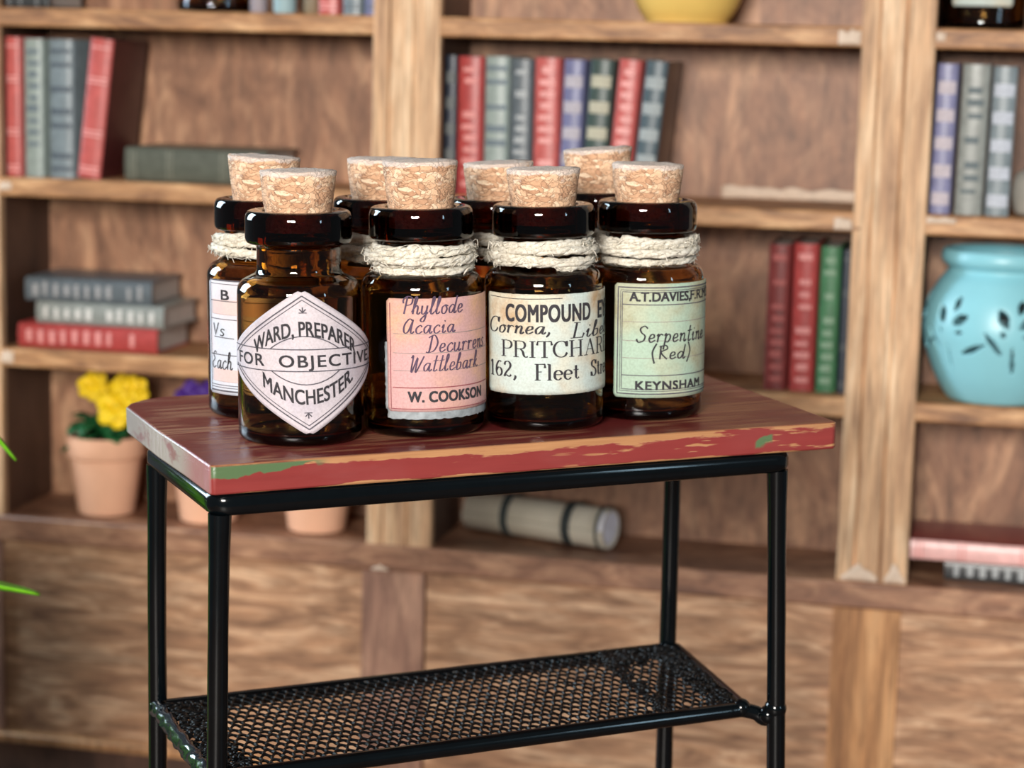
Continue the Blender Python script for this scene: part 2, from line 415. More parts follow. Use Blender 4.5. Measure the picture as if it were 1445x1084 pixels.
# ------------------------------------------------------------------ books
BOOKC = {}
def cloth(key, rgb, rough=.33):
    if key not in BOOKC: BOOKC[key] = plain(key + '_bookcloth', lin(*rgb), rough, .18, 60)
    return BOOKC[key]
cols = dict(red=(168, 66, 64), rosered=(188, 92, 88), darkred=(124, 52, 50), greygreen=(146, 158, 154), greyblue=(122, 134, 140), slate=(92, 100, 106),
            blue=(112, 114, 150), darkgreen=(62, 78, 74), teal=(74, 90, 98), green=(70, 120, 84), grey=(140, 144, 140), charcoal=(62, 64, 66), palegrey=(160, 162, 164), olive=(86, 88, 78), navy=(44, 50, 62), shadedred=(70, 30, 30), shadedbrown=(62, 48, 44), pinkglare=(236, 186, 182), lilac=(124, 124, 158))
PR = {}
def prn(key, rgb):
    if key not in PR: PR[key] = plain(key + '_spine_print', lin(*rgb), .6, .25, 200)
    return PR[key]
def make_book(label, mat_world, T, H, D, ckey, pkey, prgb, pattern, group, seed, boards=None):
    rnd = random.Random(seed)
    b = thing('book', label, 'book', mat_world, group)
    t = .0032; bul = min(.006, T * .16)
    out = [(-T / 2, D), (-T / 2, bul)]
    arc = [(T / 2 * -cos(PI * k / 10), bul - bul * sin(PI * k / 10)) for k in range(1, 10)]
    out += arc + [(T / 2, bul), (T / 2, D)]
    inn = [(T / 2 - t, D), (T / 2 - t, bul + t)] + [((T / 2 - t) * cos(PI * k / 10), bul + t - bul * .8 * sin(PI * k / 10)) for k in range(1, 10)] + [(-T / 2 + t, bul + t), (-T / 2 + t, D)]
    poly = out + inn
    bm = bmesh.new()
    lo = [bm.verts.new((x, y, 0)) for x, y in poly]; hi = [bm.verts.new((x, y, H)) for x, y in poly]
    n = len(poly)
    for i in range(n): bm.faces.new((lo[i], lo[(i + 1) % n], hi[(i + 1) % n], hi[i]))
    m = len(out)
    for L in (lo, hi):
        for i in range(m - 1): bm.faces.new((L[i], L[i + 1], L[n - 2 - i], L[n - 1 - i]))
    cover_bm = bm
    bm = bmesh.new(); box(bm, -T / 2 + t + .0002, T / 2 - t - .0002, bul + t + .0004, D - .005, .004, H - .004)
    finish('page_block', bm, M['paper'], b)
    # printed bands and worn title marks on the spine
    bm = cover_bm
    def strip(z0, z1, x0=-.42, x1=.42):
        k = 8; a = []
        for i in range(k + 1):
            x = T * (x0 + (x1 - x0) * i / k); y = bul - bul * math.sqrt(max(0, 1 - (2 * x / T) ** 2)) - .0005
            a.append((bm.verts.new((x, y, z0)), bm.verts.new((x, y, z1))))
        for i in range(k): bm.faces.new((a[i][0], a[i + 1][0], a[i + 1][1], a[i][1])).material_index = 1
    if pattern == 'panels':
        for k in range(5):
            z = H * (.06 + .185 * k); strip(z, z + H * .085)
    elif pattern == 'title':
        for k in range(11):
            z = H * (.06 + .083 * k)
            if rnd.random() < .85: strip(z, z + H * (.028 + .02 * rnd.random()), -.2 - .12 * rnd.random(), .22 + .1 * rnd.random())
    elif pattern == 'bands':
        for f in (.05, .14, .36, .46, .62, .80, .9): strip(H * f, H * (f + .03 + .02 * rnd.random()))
    elif pattern == 'rules':
        for f in (.04, .07, .30, .33, .68, .71, .93): strip(H * f, H * (f + .012))
    ms_ = [cloth(ckey, cols[ckey]), prn(pkey, prgb)]
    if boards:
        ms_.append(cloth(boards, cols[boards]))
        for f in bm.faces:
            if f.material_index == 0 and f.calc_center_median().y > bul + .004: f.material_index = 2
    finish('cover', bm, ms_, b, True, 40)
    return b

def stand(u_r, v, T, H, D, lean, w=.028):
    # lower right corner of the spine at (u_r, v)
    rot = Matrix.Rotation(R(lean), 4, 'Y')
    return BM @ Matrix.Translation((u_r, w, v + .0004)) @ rot @ Matrix.Translation((-T / 2, 0, 0))
def lying(u0, v, T, H, D, w=.03, yaw=0):
    return BM @ Matrix.Translation((u0, w, v + T / 2 + .0003)) @ Matrix.Rotation(R(yaw), 4, 'Z') @ Matrix.Rotation(R(90), 4, 'Y')

G1 = 'books standing on the left middle shelf'
E_ = 'at left end of shelf'
make_book('rose red book at far left of the upper left shelf, bright top', stand(-.733, S2, .0262, .232, .15, 0), .0262, .232, .15, 'rosered', 'rose', (226, 160, 156), 'rules', G1, 1)
make_book('pale grey-green book right of the leftmost rose red book', stand(-.692, S2, .035, .230, .15, 0), .035, .230, .15, 'greygreen', 'bluegrey', (100, 114, 124), 'title', G1, 2)
make_book('grey-blue book just left of the leaning red book on upper left shelf', stand(-.638, S2, .044, .230, .15, 0), .044, .230, .15, 'greyblue', 'slateprint', (78, 88, 98), 'bands', G1, 3)
make_book('red book leaning to the right on the upper left shelf', stand(-.592, S2, .041, .232, .15, 6.4), .041, .232, .15, 'rosered', 'rose', (226, 160, 156), 'rules', G1, 4, 'shadedred')  # shade on the side cover is put into the dark board colour
make_book('dark olive-grey book lying flat beside the leaning red book', lying(-.548, S2, .056, .25, .15, .032, -1.5), .056, .25, .15, 'olive', 'oliveprint', (110, 110, 96), 'rules', None, 5)
G2 = 'books stacked flat on the lower left shelf'
make_book('red book at the bottom of the flat stack, lower left shelf', lying(-.739, S3, .041, .252, .15, .022), .041, .252, .15, 'red', 'redprint', (214, 140, 136), 'title', G2, 6)
make_book('grey book with pale title in the middle of the flat stack', lying(-.709, S3 + .0413, .038, .232, .15, .03, -1), .038, .232, .15, 'grey', 'whiteprint', (206, 204, 200), 'title', G2, 7)
make_book('dark grey book on top of the flat stack, lower left shelf', lying(-.727, S3 + .0797, .040, .226, .15, .026, 2), .040, .226, .15, 'slate', 'greyprint', (150, 150, 152), 'title', G2, 8)
G3 = 'books standing on the middle bay shelf behind the bottles'
def mid(label, ul, ur, H, lean, ck, pk, prgb, pat, seed, boards=None):
    T = ur - ul - .0012
    make_book(label, stand(ur, S2, T, H, .15, lean), T, H, .15, ck, pk, prgb, pat, G3, seed, boards)
mid('narrow dark navy book against the left post in the middle bay', .002, .0205, .221, 0, 'navy', 'navyprint', (92, 96, 96), 'panels', 11)
mid('first red book from the left post in the middle bay', .0215, .064, .220, 0, 'red', 'redprint', (214, 140, 136), 'title', 12)
mid('pale grey-green book with dark marks right of the first red one, middle bay', .066, .1065, .221, 0, 'greygreen', 'bluegrey', (100, 114, 124), 'bands', 13)
mid('dark slate book with pale spine marks in the middle bay', .108, .1445, .218, 0, 'slate', 'palemarks', (166, 170, 172), 'title', 14)
mid('rose red upright book between slate and blue books, middle bay', .147, .1885, .221, 0, 'rosered', 'rose', (226, 160, 156), 'title', 15)
mid('blue book with pale spine panels in the middle bay', .1895, .2235, .219, 1.3, 'blue', 'lilacprint', (172, 166, 176), 'panels', 16)
mid('dark green book with cream spine panels in the middle bay', .2255, .2640, .220, 3.0, 'darkgreen', 'creamprint', (176, 172, 152), 'panels', 17)
mid('red book leaning right between dark green and dark teal books', .2665, .303, .221, 4.1, 'rosered', 'rose', (226, 160, 156), 'title', 18)
mid('dark teal book leaning at right end of the middle bay row', .306, .342, .220, 5.0, 'teal', 'tealprint', (150, 158, 160), 'panels', 19, 'shadedbrown')  # dark boards carry the side cover's shade as colour
G4 = 'books standing on the right bay shelf above the turquoise vase'
for lab, ul, ur, H, ck, pk, prgb, pat, sd in (
    ('lilac blue book against the right post above the turquoise vase', .7715, .8035, .228, 'lilac', 'lilacpale', (186, 176, 184), 'panels', 21),
    ('grey-green book between two bluish books above the vase', .809, .8515, .228, 'grey', 'darkmarks', (92, 104, 108), 'title', 22),
    ('grey-blue book rightmost of the three above the vase', .8545, .8915, .226, 'greyblue', 'paleblueprint', (184, 190, 202), 'panels', 23)):
    T = ur - ul - .001
    make_book(lab, stand(ur, S2, T, H, .15, .6), T, H, .15, ck, pk, prgb, pat, G4, sd)
G5 = 'books standing against the right post on the lower middle shelf'
for lab, ul, ur, H, ck, pk, prgb, pat, sd in (
    ('dark red book leftmost of the four beside the right post', .528, .564, .230, 'darkred', 'darkredprint', (170, 88, 84), 'title', 31),
    ('bright red book with a pale top beside the green book', .5675, .606, .233, 'red', 'redprint', (214, 140, 136), 'title', 32),
    ('green book beside the right post on the lower middle shelf', .6095, .6415, .230, 'green', 'greenprint', (128, 158, 132), 'title', 33),
    ('navy book squeezed between the green book and the right post', .644, .659, .226, 'navy', 'navyprint', (92, 96, 96), 'rules', 34)):
    T = ur - ul - .001
    make_book(lab, stand(ur, S3, T, H, .15, 0, .04), T, H, .15, ck, pk, prgb, pat, G5, sd)
make_book('charcoal book with pale title lying on the counter at right', lying(.826, 0, .034, .24, .12, .052), .034, .24, .12, 'charcoal', 'palemarks', (166, 170, 172), 'title', None, 41)
make_book('red book with a pale pink highlight painted along its spine, lying on the charcoal book', lying(.7715, .0346, .032, .25, .15, .03), .032, .25, .15, 'pinkglare', 'pinkprint', (222, 150, 146), 'rules', None, 42, 'darkred')  # glossy highlight on the spine painted as pale cloth colour
G6 = 'books standing on the top left shelf'
make_book('rose red book standing on the top left shelf near the post', stand(-.178, S1, .034, .22, .15, 0), .034, .22, .15, 'rosered', 'rose', (226, 160, 156), 'rules', G6, 51)
make_book('grey-blue book standing on the top left shelf near the post', stand(-.139, S1, .032, .222, .15, 0), .032, .222, .15, 'greyblue', 'slateprint', (78, 88, 98), 'rules', G6, 52)
make_book('blue book against the left post on the top left shelf', stand(-.1125, S1, .021, .222, .15, 0), .021, .222, .15, 'blue', 'slateprint', (78, 88, 98), 'rules', G6, 53)
make_book('dark book lying at the left end of the top left shelf', lying(-.757, S1, .03, .078 + .0, .14, .03), .03, .078, .14, 'charcoal', 'palemarks', (166, 170, 172), 'rules', None, 54)

# ------------------------------------------------------------------ vase with pierced leaves
def vase():
    t = thing('vase', 'turquoise round vase pierced with leaf-shaped holes on right shelf', 'vase', bfix(.889, .072, S3 + .0005))
    pr = crom([(.066, 0), (.078, .006), (.098, .04), (.114, .085), (.119, .118), (.112, .155), (.097, .185), (.085, .20), (.084, .207), (.092, .214), (.095, .223), (.091, .234), (.083, .236)], 10)
    prof = [(0, 0)] + pr
    seg = 300
    leaves = []
    def motif(th, z):
        for (ds, dz, a, L, W) in ((-.024, .020, 115, .032, .017), (.003, .038, 70, .026, .013), (.012, .014, 28, .032, .016),
                                  (-.038, -.020, 128, .046, .009), (-.008, -.046, 95, .050, .006), (.034, -.030, 25, .048, .010), (.012, -.006, 5, .016, .007), (-.024, -.004, 120, .012, .008)):
            leaves.append((th, z, ds, dz, R(a), L, W))
    # front of the vase as seen looks toward -w
    for k in range(7): motif(R(-90 - 24 - 12.9 + 52 * k), .120)
    bm = bmesh.new(); rings = []
    dense = [(0, 0)]
    zz = []
    for (r, z) in pr: dense.append((r, z))
    d2 = [dense[0]]
    for a, b in zip(dense[1:], dense[2:]):
        for k in range(2): d2.append((a[0] + (b[0] - a[0]) * k / 2, a[1] + (b[1] - a[1]) * k / 2))
    d2.append(dense[-1])
    lathe(bm, d2, seg)
    kill = []
    for f in bm.faces:
        c = f.calc_center_median(); rr = math.hypot(c.x, c.y)
        if c.z < .04 or c.z > .185: continue
        th = math.atan2(c.y, c.x)
        for (t0, z0, ds, dz, a, L, W) in leaves:
            dth = (th - t0 + PI) % (2 * PI) - PI
            s = dth * .115 - ds; z = c.z - z0 - dz
            if abs(s) > .04 or abs(z) > .04: continue
            x = s * cos(a) + z * sin(a); y = -s * sin(a) + z * cos(a)
            if abs(x) < L / 2 and abs(y) < W / 2 * (1 - (2 * x / L) ** 2): kill.append(f); break
    bmesh.ops.delete(bm, geom=kill, context='FACES')
    o = finish('body', bm, M['turq'], t, True, 60)
    s = o.modifiers.new('wall', 'SOLIDIFY'); s.thickness = .006; s.offset = -1
vase()

# ------------------------------------------------------------------ flower pots, bowl, scroll and small jars
def blob_leaf(bm, p, d, L, W, curl=.2, mi=0):
    d = Vector(d).normalized(); s = d.cross(Vector((0, 0, 1)))
    if s.length < .01: s = Vector((1, 0, 0))
    s.normalize(); n = s.cross(d); p = Vector(p); rows = []
    for i in range(6):
        a = i / 5; wd = W * math.sin(PI * min(1, a * .92 + .06)) ** .7 / 2
        c = p + d * L * a - Vector((0, 0, 1)) * curl * L * a * a
        rows.append([bm.verts.new(c - s * wd + n * .2 * wd), bm.verts.new(c), bm.verts.new(c + s * wd + n * .2 * wd)])
    for i in range(5):
        for j in range(2): bm.faces.new((rows[i][j], rows[i][j + 1], rows[i + 1][j + 1], rows[i + 1][j])).material_index = mi
def petal_flower(parent, c, r, mat, mat2, seed, n=6, tilt=(0, -1, .5)):
    rnd = random.Random(seed); bm = bmesh.new(); ax = Vector(tilt).normalized(); s = ax.orthogonal().normalized(); q = ax.cross(s); c = Vector(c)
    for layer in range(2):
        for k in range(n):
            a = 2 * PI * (k + .5 * layer) / n + rnd.uniform(-.2, .2); d = s * cos(a) + q * sin(a); side = ax.cross(d)
            L = r * (1 - .25 * layer); rows = []
            for i in range(6):
                f = i / 5; wd = L * .5 * math.sin(PI * (.12 + .8 * f)) ** .8
                p = c + d * L * f + ax * (L * (.15 + .25 * layer) * f + .1 * L * sin(3 * f + k))
                rows.append([bm.verts.new(p - side * wd), bm.verts.new(p + ax * .06 * L), bm.verts.new(p + side * wd)])
            for i in range(5):
                for j in range(2): bm.faces.new((rows[i][j], rows[i][j + 1], rows[i + 1][j + 1], rows[i + 1][j]))
    bmesh.ops.create_icosphere(bm, subdivisions=1, radius=r * .25, matrix=Matrix.Translation(c + ax * r * .15))
    fl = finish('flower', bm, mat, parent, True, 60)
    sm = fl.modifiers.new('petal_thickness', 'SOLIDIFY'); sm.thickness = .0012
def flower_pot(label, u, w, flowers, mat, mat2, seed, group):
    t = thing('flower_pot', label, 'potted plant', bfix(u, w, .0005), group)
    bm = bmesh.new()
    prof = [(0, 0), (.046, 0), (.049, .002), (.0615, .096), (.0615, .098), (.0665, .1), (.0685, .103), (.0685, .134), (.067, .137), (.0615, .137), (.0585, .12), (.044, .012), (0, .012)]
    lathe(bm, prof, 48); finish('pot', bm, M['terracotta'], t, True, 40)
    bm = bmesh.new(); lathe(bm, [(0, .126), (.02, .127), (.045, .1245), (.0585, .1225)], 32)
    for v in bm.verts: v.co.z += .002 * noise.noise(v.co * 90)
    finish('soil', bm, M['soil'], t)
    rnd = random.Random(seed); bm = bmesh.new()
    for k in range(34):
        a = rnd.uniform(0, 2 * PI); el = rnd.uniform(.15, 1.1)
        blob_leaf(bm, (.02 * cos(a), .02 * sin(a), .126 + rnd.uniform(0, .035)), (cos(a) * cos(el), sin(a) * cos(el), sin(el)), rnd.uniform(.042, .066), rnd.uniform(.026, .038), rnd.uniform(.2, .6))
    fo = finish('foliage', bm, M['leaf'], t, True, 60); sm = fo.modifiers.new('leaf_thickness', 'SOLIDIFY'); sm.thickness = .001
    for i, (x, y, z, r) in enumerate(flowers):
        bm = bmesh.new(); tube(bm, crom([(0, 0, .125), (x * .5, y * .5, .125 + (z - .125) * .6), (x, y, z)], 4), .002, 6)
        finish('stem', bm, M['leaf'], t)
        petal_flower(t, (x, y, z), r, mat if i % 2 == 0 or mat2 is None else mat2, None, seed * 10 + i)
GP = 'terracotta pots of flowers on the counter'
flower_pot('terracotta pot of yellow flowers left of the side table', -.605, .082, [(.036, -.03, .190, .040), (.055, -.012, .214, .030), (-.020, -.005, .220, .028), (.03, .01, .214, .030)], M['yellow'], None, 3, GP)
flower_pot('terracotta pot of purple flowers behind the table\'s left front corner', -.418, .085, [(-.022, -.02, .214, .030), (.012, -.03, .216, .030), (.03, .0, .20, .028)], M['purple'], None, 5, GP)
flower_pot('terracotta pot mostly hidden behind the table, nearest the left post', -.22, .075, [(-.02, -.01, .21, .028), (.025, -.01, .205, .028)], M['purple'], None, 7, GP)

t = thing('bowl', 'yellow glazed pot on the top shelf of the middle bay', 'pot', bfix(.379, .088, S1 + .0005))
bm = bmesh.new(); lathe(bm, crom([(0.0, 0), (.058, 0), (.066, .004), (.082, .03), (.094, .075), (.092, .12), (.078, .15), (.074, .158), (.08, .168), (.076, .17), (.07, .16), (.072, .15), (.086, .12), (.088, .075), (.076, .03), (.05, .008), (0, .007)], 4), 64)
finish('body', bm, M['yellowpot'], t, True, 60)

def scroll():
    p0 = Vector((.285, .078, .0370)); p1 = Vector((.030, .154, .0370)); d = p1 - p0; L = d.length
    m = Matrix.Translation(p0) @ d.to_track_quat('Z', 'Y').to_matrix().to_4x4()
    t = thing('paper_scroll', 'rolled cream paper scroll tied with dark ribbons on the counter', 'scroll', BM @ m)
    bm = bmesh.new(); ns = 96; r0 = .0085; turns = 5; rin = []; n = 220
    rows = []
    for i in range(n + 1):
        a = 2 * PI * turns * i / n; r = r0 + (.0335 - r0) * i / n
        rows.append([bm.verts.new((r * cos(a), r * sin(a), (.0 + .004 * (1 - i / n)) if q == 0 else L)) for q in range(2)])
    for i in range(n): bm.faces.new((rows[i][0], rows[i + 1][0], rows[i + 1][1], rows[i][1]))
    o = finish('paper', bm, M['scroll'], t, True, 80); s = o.modifiers.new('sheet', 'SOLIDIFY'); s.thickness = .0035; s.offset = 0
    bm = bmesh.new(); lathe(bm, [(0, .0012), (.0312, .0012), (.0312, .008), (0, .008)], 32); finish('inner_roll', bm, M['scroll_end'], t)
    for z0, z1 in ((.008, .0135), (.060, .076), (.178, .192)):
        bm = bmesh.new(); lathe(bm, [(.0353, z0), (.0365, z0), (.0365, z1), (.0353, z1)], 64, None, True); finish('ribbon', bm, M['band'], t)
scroll()

def jar(label, u, r, h, mat, mat2, w=.055):
    t = thing('jar', label, 'jar', bfix(u, w, S1 + .0005), 'small jars on the top left shelf')
    bm = bmesh.new(); lathe(bm, [(0, 0), (r * .9, 0), (r, .004), (r, h * .7), (r * .75, h * .82), (r * .75, h * .88), (0, h * .88)], 36); finish('body', bm, mat, t)
    bm = bmesh.new(); lathe(bm, [(0, h * .885), (r * .85, h * .885), (r * .85, h), (0, h)], 36); finish('lid', bm, mat2, t)
jar('small mauve-grey jar beside the amber bottle on top left shelf', -.322, .0145, .07, plain('mauve_grey', lin(150, 140, 146), .4), M['stone'])
jar('small pale teal jar in middle of the three on top left shelf', -.277, .019, .085, plain('pale_teal', lin(150, 176, 182), .4), M['stone'])
jar('small khaki jar beside the rose red book on top left shelf', -.230, .0155, .075, plain('khaki', lin(128, 112, 88), .5), M['stone'])
t = thing('ornament', 'small rounded grey ornament at right edge beside the grey-blue book', 'ornament', bfix(.921, .06, S2 + .003))
bm = bmesh.new(); lathe(bm, crom([(0, 0), (.018, 0), (.024, .015), (.026, .04), (.02, .062), (.0, .074)], 6), 32); finish('body', bm, M['stone'], t)
bm = bmesh.new(); lathe(bm, crom([(0, 0), (.012, .002), (.018, .018), (.017, .036), (.0, .05)], 6), 32)
for v in bm.verts: v.co += Vector((.03, -.028, .004))
finish('knob', bm, M['paper'], t)

# leafy plant standing on the floor left of the view: only two leaf tips reach into the picture, unseen foliage added to shade the bookcase
t = thing('leafy_plant', 'bright green leafy plant at the left edge, unseen foliage added to shade the bookcase', 'potted plant', Matrix.Translation((-.885, 2.65, .0005)))
bm = bmesh.new(); lathe(bm, [(0, 0), (.085, 0), (.105, .13), (.11, .135), (.11, .16), (.1, .16), (.095, .13), (0, .13)], 40); finish('pot', bm, M['terracotta'], t)
bm = bmesh.new(); lathe(bm, [(0, .14), (.05, .142), (.096, .136)], 30); finish('soil', bm, M['soil'], t)
def long_leaf(pts, W):
    bm = bmesh.new(); P = crom(pts, 8); n = len(P); rows = []
    for i, p in enumerate(P):
        p = Vector(p); q = Vector(P[min(i + 1, n - 1)]) - Vector(P[max(i - 1, 0)]); s = q.cross(Vector((0.25, 0.2, 1))).normalized(); a = i / (n - 1)
        wd = W / 2 * math.sin(PI * (.1 + .88 * a)) ** .8; up = s.cross(q).normalized()
        rows.append([bm.verts.new(p - s * wd + up * wd * .3), bm.verts.new(p), bm.verts.new(p + s * wd + up * wd * .3)])
    for i in range(n - 1):
        for j in range(2): bm.faces.new((rows[i][j], rows[i][j + 1], rows[i + 1][j + 1], rows[i + 1][j]))
    o = finish('leaf', bm, M['leaf_bright'], t, True, 80); s = o.modifiers.new('thickness', 'SOLIDIFY'); s.thickness = .0015
long_leaf([(0, 0, .14), (.05, 0, .48), (.14, 0, .606), (.22, -.005, .606), (.300, -.01, .598)], .09)
long_leaf([(0, 0, .14), (.04, 0, .62), (.11, 0, .84), (.20, -.01, .84), (.276, -.01, .768)], .075)
rnd = random.Random(5)
for k in range(120):
    a = rnd.uniform(0, 2 * PI); L = rnd.uniform(.14, .275); zt = rnd.uniform(.24, .74)
    ca, sa = cos(a), sin(a)
    if ca > .3: L *= .86
    long_leaf([(0, 0, .14), (.25 * L * ca, .25 * L * sa, .14 + .6 * (zt - .14)), (.7 * L * ca, .7 * L * sa, zt), (L * ca, L * sa, zt - rnd.uniform(.0, .09))], rnd.uniform(.07, .12))

# ------------------------------------------------------------------ side table
tb = thing('side_table', 'small side table with worn red wooden top on a black wire frame', 'table', TM)
def board():
    bm = bmesh.new()
    o = [(.004, 0), (.10, .0005), (.25, -.002), (.4, -.001), (.55, -.004), (.69, -.007), (.6955, -.002), (.7, .1), (.706, .25), (.712, .392), (.706, .399), (.5, .402), (.3, .402), (.05, .402), (.026, .392), (.006, .372), (-.003, .352), (-.004, .2), (-.001, .1), (0, .004)]
    T0, T1 = .8503, .88
    lo = [bm.verts.new((x, y, T0)) for x, y in o]; hi = [bm.verts.new((x, y, T1)) for x, y in o]; n = len(o)
    for i in range(n): bm.faces.new((lo[i], lo[(i + 1) % n], hi[(i + 1) % n], hi[i]))
    bm.faces.new(hi); bm.faces.new(lo[::-1])
    return finish('tabletop', bm, M['board'], tb, True, 30, .0022)
board()
def rounded_bar(bm, pts, hw, hh, rc, closed=True, corner=.014):
    # sweep a rounded rectangle (half width hw, half height hh) along a horizontal path with rounded corners
    P = []
    n = len(pts)
    for i in range(n):
        p = Vector(pts[i]); a = (Vector(pts[i - 1]) - p).normalized(); b = (Vector(pts[(i + 1) % n]) - p).normalized()
        if closed or 0 < i < n - 1:
            for k in range(6):
                s = k / 5; q = (1 - s) ** 2 * (p + a * corner) + 2 * s * (1 - s) * p + s * s * (p + b * corner); P.append(q)
        else: P.append(p)
    sec = []
    for cx, cz, a0 in ((hw - rc, hh - rc, 0), (-hw + rc, hh - rc, 90), (-hw + rc, -hh + rc, 180), (hw - rc, -hh + rc, 270)):
        for k in range(5): a = R(a0 + 22.5 * k); sec.append((cx + rc * cos(a), cz + rc * sin(a)))
    rings = []; m = len(P)
    for i, p in enumerate(P):
        a = P[(i - 1) % m]; b = P[(i + 1) % m]; d = (b - a); d.z = 0; d.normalize(); s = Vector((d.y, -d.x, 0))
        jit = .0005 * noise.noise(p * 40)
        rings.append([bm.verts.new(p + s * x + Vector((0, 0, z + jit))) for x, z in sec])
    k = len(sec)
    for i in range(m):
        A, B = rings[i], rings[(i + 1) % m]
        for j in range(k): bm.faces.new((A[j], A[(j + 1) % k], B[(j + 1) % k], B[j]))
bm = bmesh.new()
def dens(a, b, n=14): return [tuple(Vector(a).lerp(Vector(b), i / n)) for i in range(n)]
cr = [(.0095, .0105, .8388), (.6345, .003, .8388), (.641, .276, .8388), (.0085, .275, .8388)]
rounded_bar(bm, cr, .0095, .0112, .0075)
finish('frame_rail', bm, M['black'], tb, True, 40)
LEGS = [((.0126, .0140), (.0122, .0140, .83), (-.010, .014, 0)), None]
def leg(top, bot):
    bm = bmesh.new(); a = Vector(top); b = Vector(bot); L = [a.lerp(b, k / 20) for k in range(21)]
    rad = [.0103 + .0004 * noise.noise(p * 30) for p in L]; rad[0] = .0118; rad[1] = .0106
    for i, p in enumerate(L): p.x += .0006 * noise.noise((p.z * 6, a.x * 9, a.y * 9))
    tube(bm, L, rad, 20); return finish('leg', bm, M['black'], tb, True, 50)
leg((.0126, .014, .829), (-.0100, .014, .0003)); leg((.6300, .008, .829), (.6495, .008, .0003))
leg((.0116, .272, .829), (-.003, .272, .0003)); leg((.6378, .272, .829), (.6276, .272, .0003))
# wire mesh shelf: bars, mesh, frayed tape
ms = []
bm = bmesh.new(); Zs = .556
def bar(pts, r, ns=24):
    P = crom(pts, ns) if len(pts) > 2 else [tuple(Vector(pts[0]).lerp(Vector(pts[1]), k / ns)) for k in range(ns + 1)]
    P = [Vector(p) for p in P]
    tube(bm, P, [r + .0004 * noise.noise(p * 60) for p in P], 14)
bar([(.0085, .268, Zs), (.640, .268, Zs)], .0088)
bar([(.004, .024, Zs - .001), (.604, .030, Zs)], .0088)
bar([(.006, .268, Zs), (.002, .016, Zs)], .0075)
bar([(.644, .268, Zs), (.610, .036, Zs)], .0075)
bar([(.588, .029, Zs), (.603, .029, Zs + .0), (.620, .024, Zs - .004), (.628, .018, Zs - .010), (.6365, .009, Zs - .002)], .0082, 8)
for (x, y, z, r) in ((.636, .009, Zs + .004, .0125), (.6295, .013, Zs - .004, .011), (.605, .03, Zs + .002, .0105), (.0075, .268, Zs, .0115), (.003, .018, Zs, .0115)):
    bmesh.ops.create_icosphere(bm, subdivisions=3, radius=r, matrix=Matrix.Translation((x, y, z)))
shelf_o = finish('shelf_frame', bm, M['black'], tb, True, 60)
bm = bmesh.new()
Q = [(.010, .028), (.606, .034), (.640, .264), (.012, .264)]
def uvp(s, t_): # bilinear on the shelf outline
    a = Vector(Q[0]).lerp(Vector(Q[1]), s); b = Vector(Q[3]).lerp(Vector(Q[2]), s); return a.lerp(b, t_)
nx, ny = 104, 16          # half cells along, rows across: a hexagonal net
rj = random.Random(9)
grid = {}
def gp(i, j):
    if (i, j) not in grid:
        off = .27 if (i + j) % 2 == 0 else -.27
        p = uvp(i / nx, min(1, max(0, (j + off) / ny)))
        grid[(i, j)] = Vector((p.x + rj.uniform(-.0008, .0008), p.y + rj.uniform(-.001, .001), Zs + .004 + rj.uniform(-.0008, .0012)))
    return grid[(i, j)]
for j in range(ny + 1):
    for i in range(nx):
        a, b = gp(i, j), gp(i + 1, j)
        tube(bm, [a, (a + b) / 2 + Vector((0, 0, .0006)), b], [.0020, .0015, .0020], 5, False, False)
        if (i + j) % 2 == 0 and j < ny:
            b = gp(i, j + 1); tube(bm, [a, (a + b) / 2 + Vector((0, 0, .0012)), b], [.0020, .0015, .0020], 5, False, False)
finish('wire_mesh', bm, M['black_rough'], tb, True, 60)
# clotted paint and frayed edges over the mesh ends
def crust(s0, s1, t0, t1, h, seed, dens_=1.0):
    bm = bmesh.new(); rn = random.Random(seed); n = int(260 * dens_)
    for k in range(n):
        p = uvp(rn.uniform(s0, s1), rn.uniform(t0, t1)); r = rn.uniform(.0018, .0042)
        bmesh.ops.create_icosphere(bm, subdivisions=1, radius=r, matrix=Matrix.Translation((p.x, p.y, Zs + .004 + rn.uniform(-.001, h))) @ Matrix.Rotation(rn.random() * 6, 4, 'Z') @ Matrix.Diagonal((1.6, .8, .7, 1)))
    o = finish('paint_crust', bm, M['black_rough'], tb, True, 60); return o
crust(-.005, .06, .02, .98, .003, 1, 1.5); crust(.945, .995, .02, 1.0, .004, 2, 1.3); crust(.835, .865, .0, 1.0, .002, 3, .6); crust(.84, .97, .78, 1.0, .004, 4, 1.0)
bm = bmesh.new()
P = [Vector((.006, .268, Zs)).lerp(Vector((.002, .016, Zs)), k / 60) for k in range(61)]
rings = []
for i, p in enumerate(P):
    rings.append([bm.verts.new(p + Vector((-1, 0, 0)) * (.0094 + .0036 * noise.noise((p.y * 55, a * 3, 2))) * cos(a) + Vector((0, 0, 1)) * (.0108 + .0036 * noise.noise((p.y * 70, a * 3, 7))) * sin(a)) for a in [R(-80 + 20 * k) for k in range(10)]])
for i in range(60):
    for j in range(9): bm.faces.new((rings[i][j], rings[i][j + 1], rings[i + 1][j + 1], rings[i + 1][j]))
o = finish('wrinkled_wrap', bm, plain('glossy_black_wrap', lin(30, 34, 40), .12, .3, 90, .9), tb, True, 70); s = o.modifiers.new('thickness', 'SOLIDIFY'); s.thickness = .001

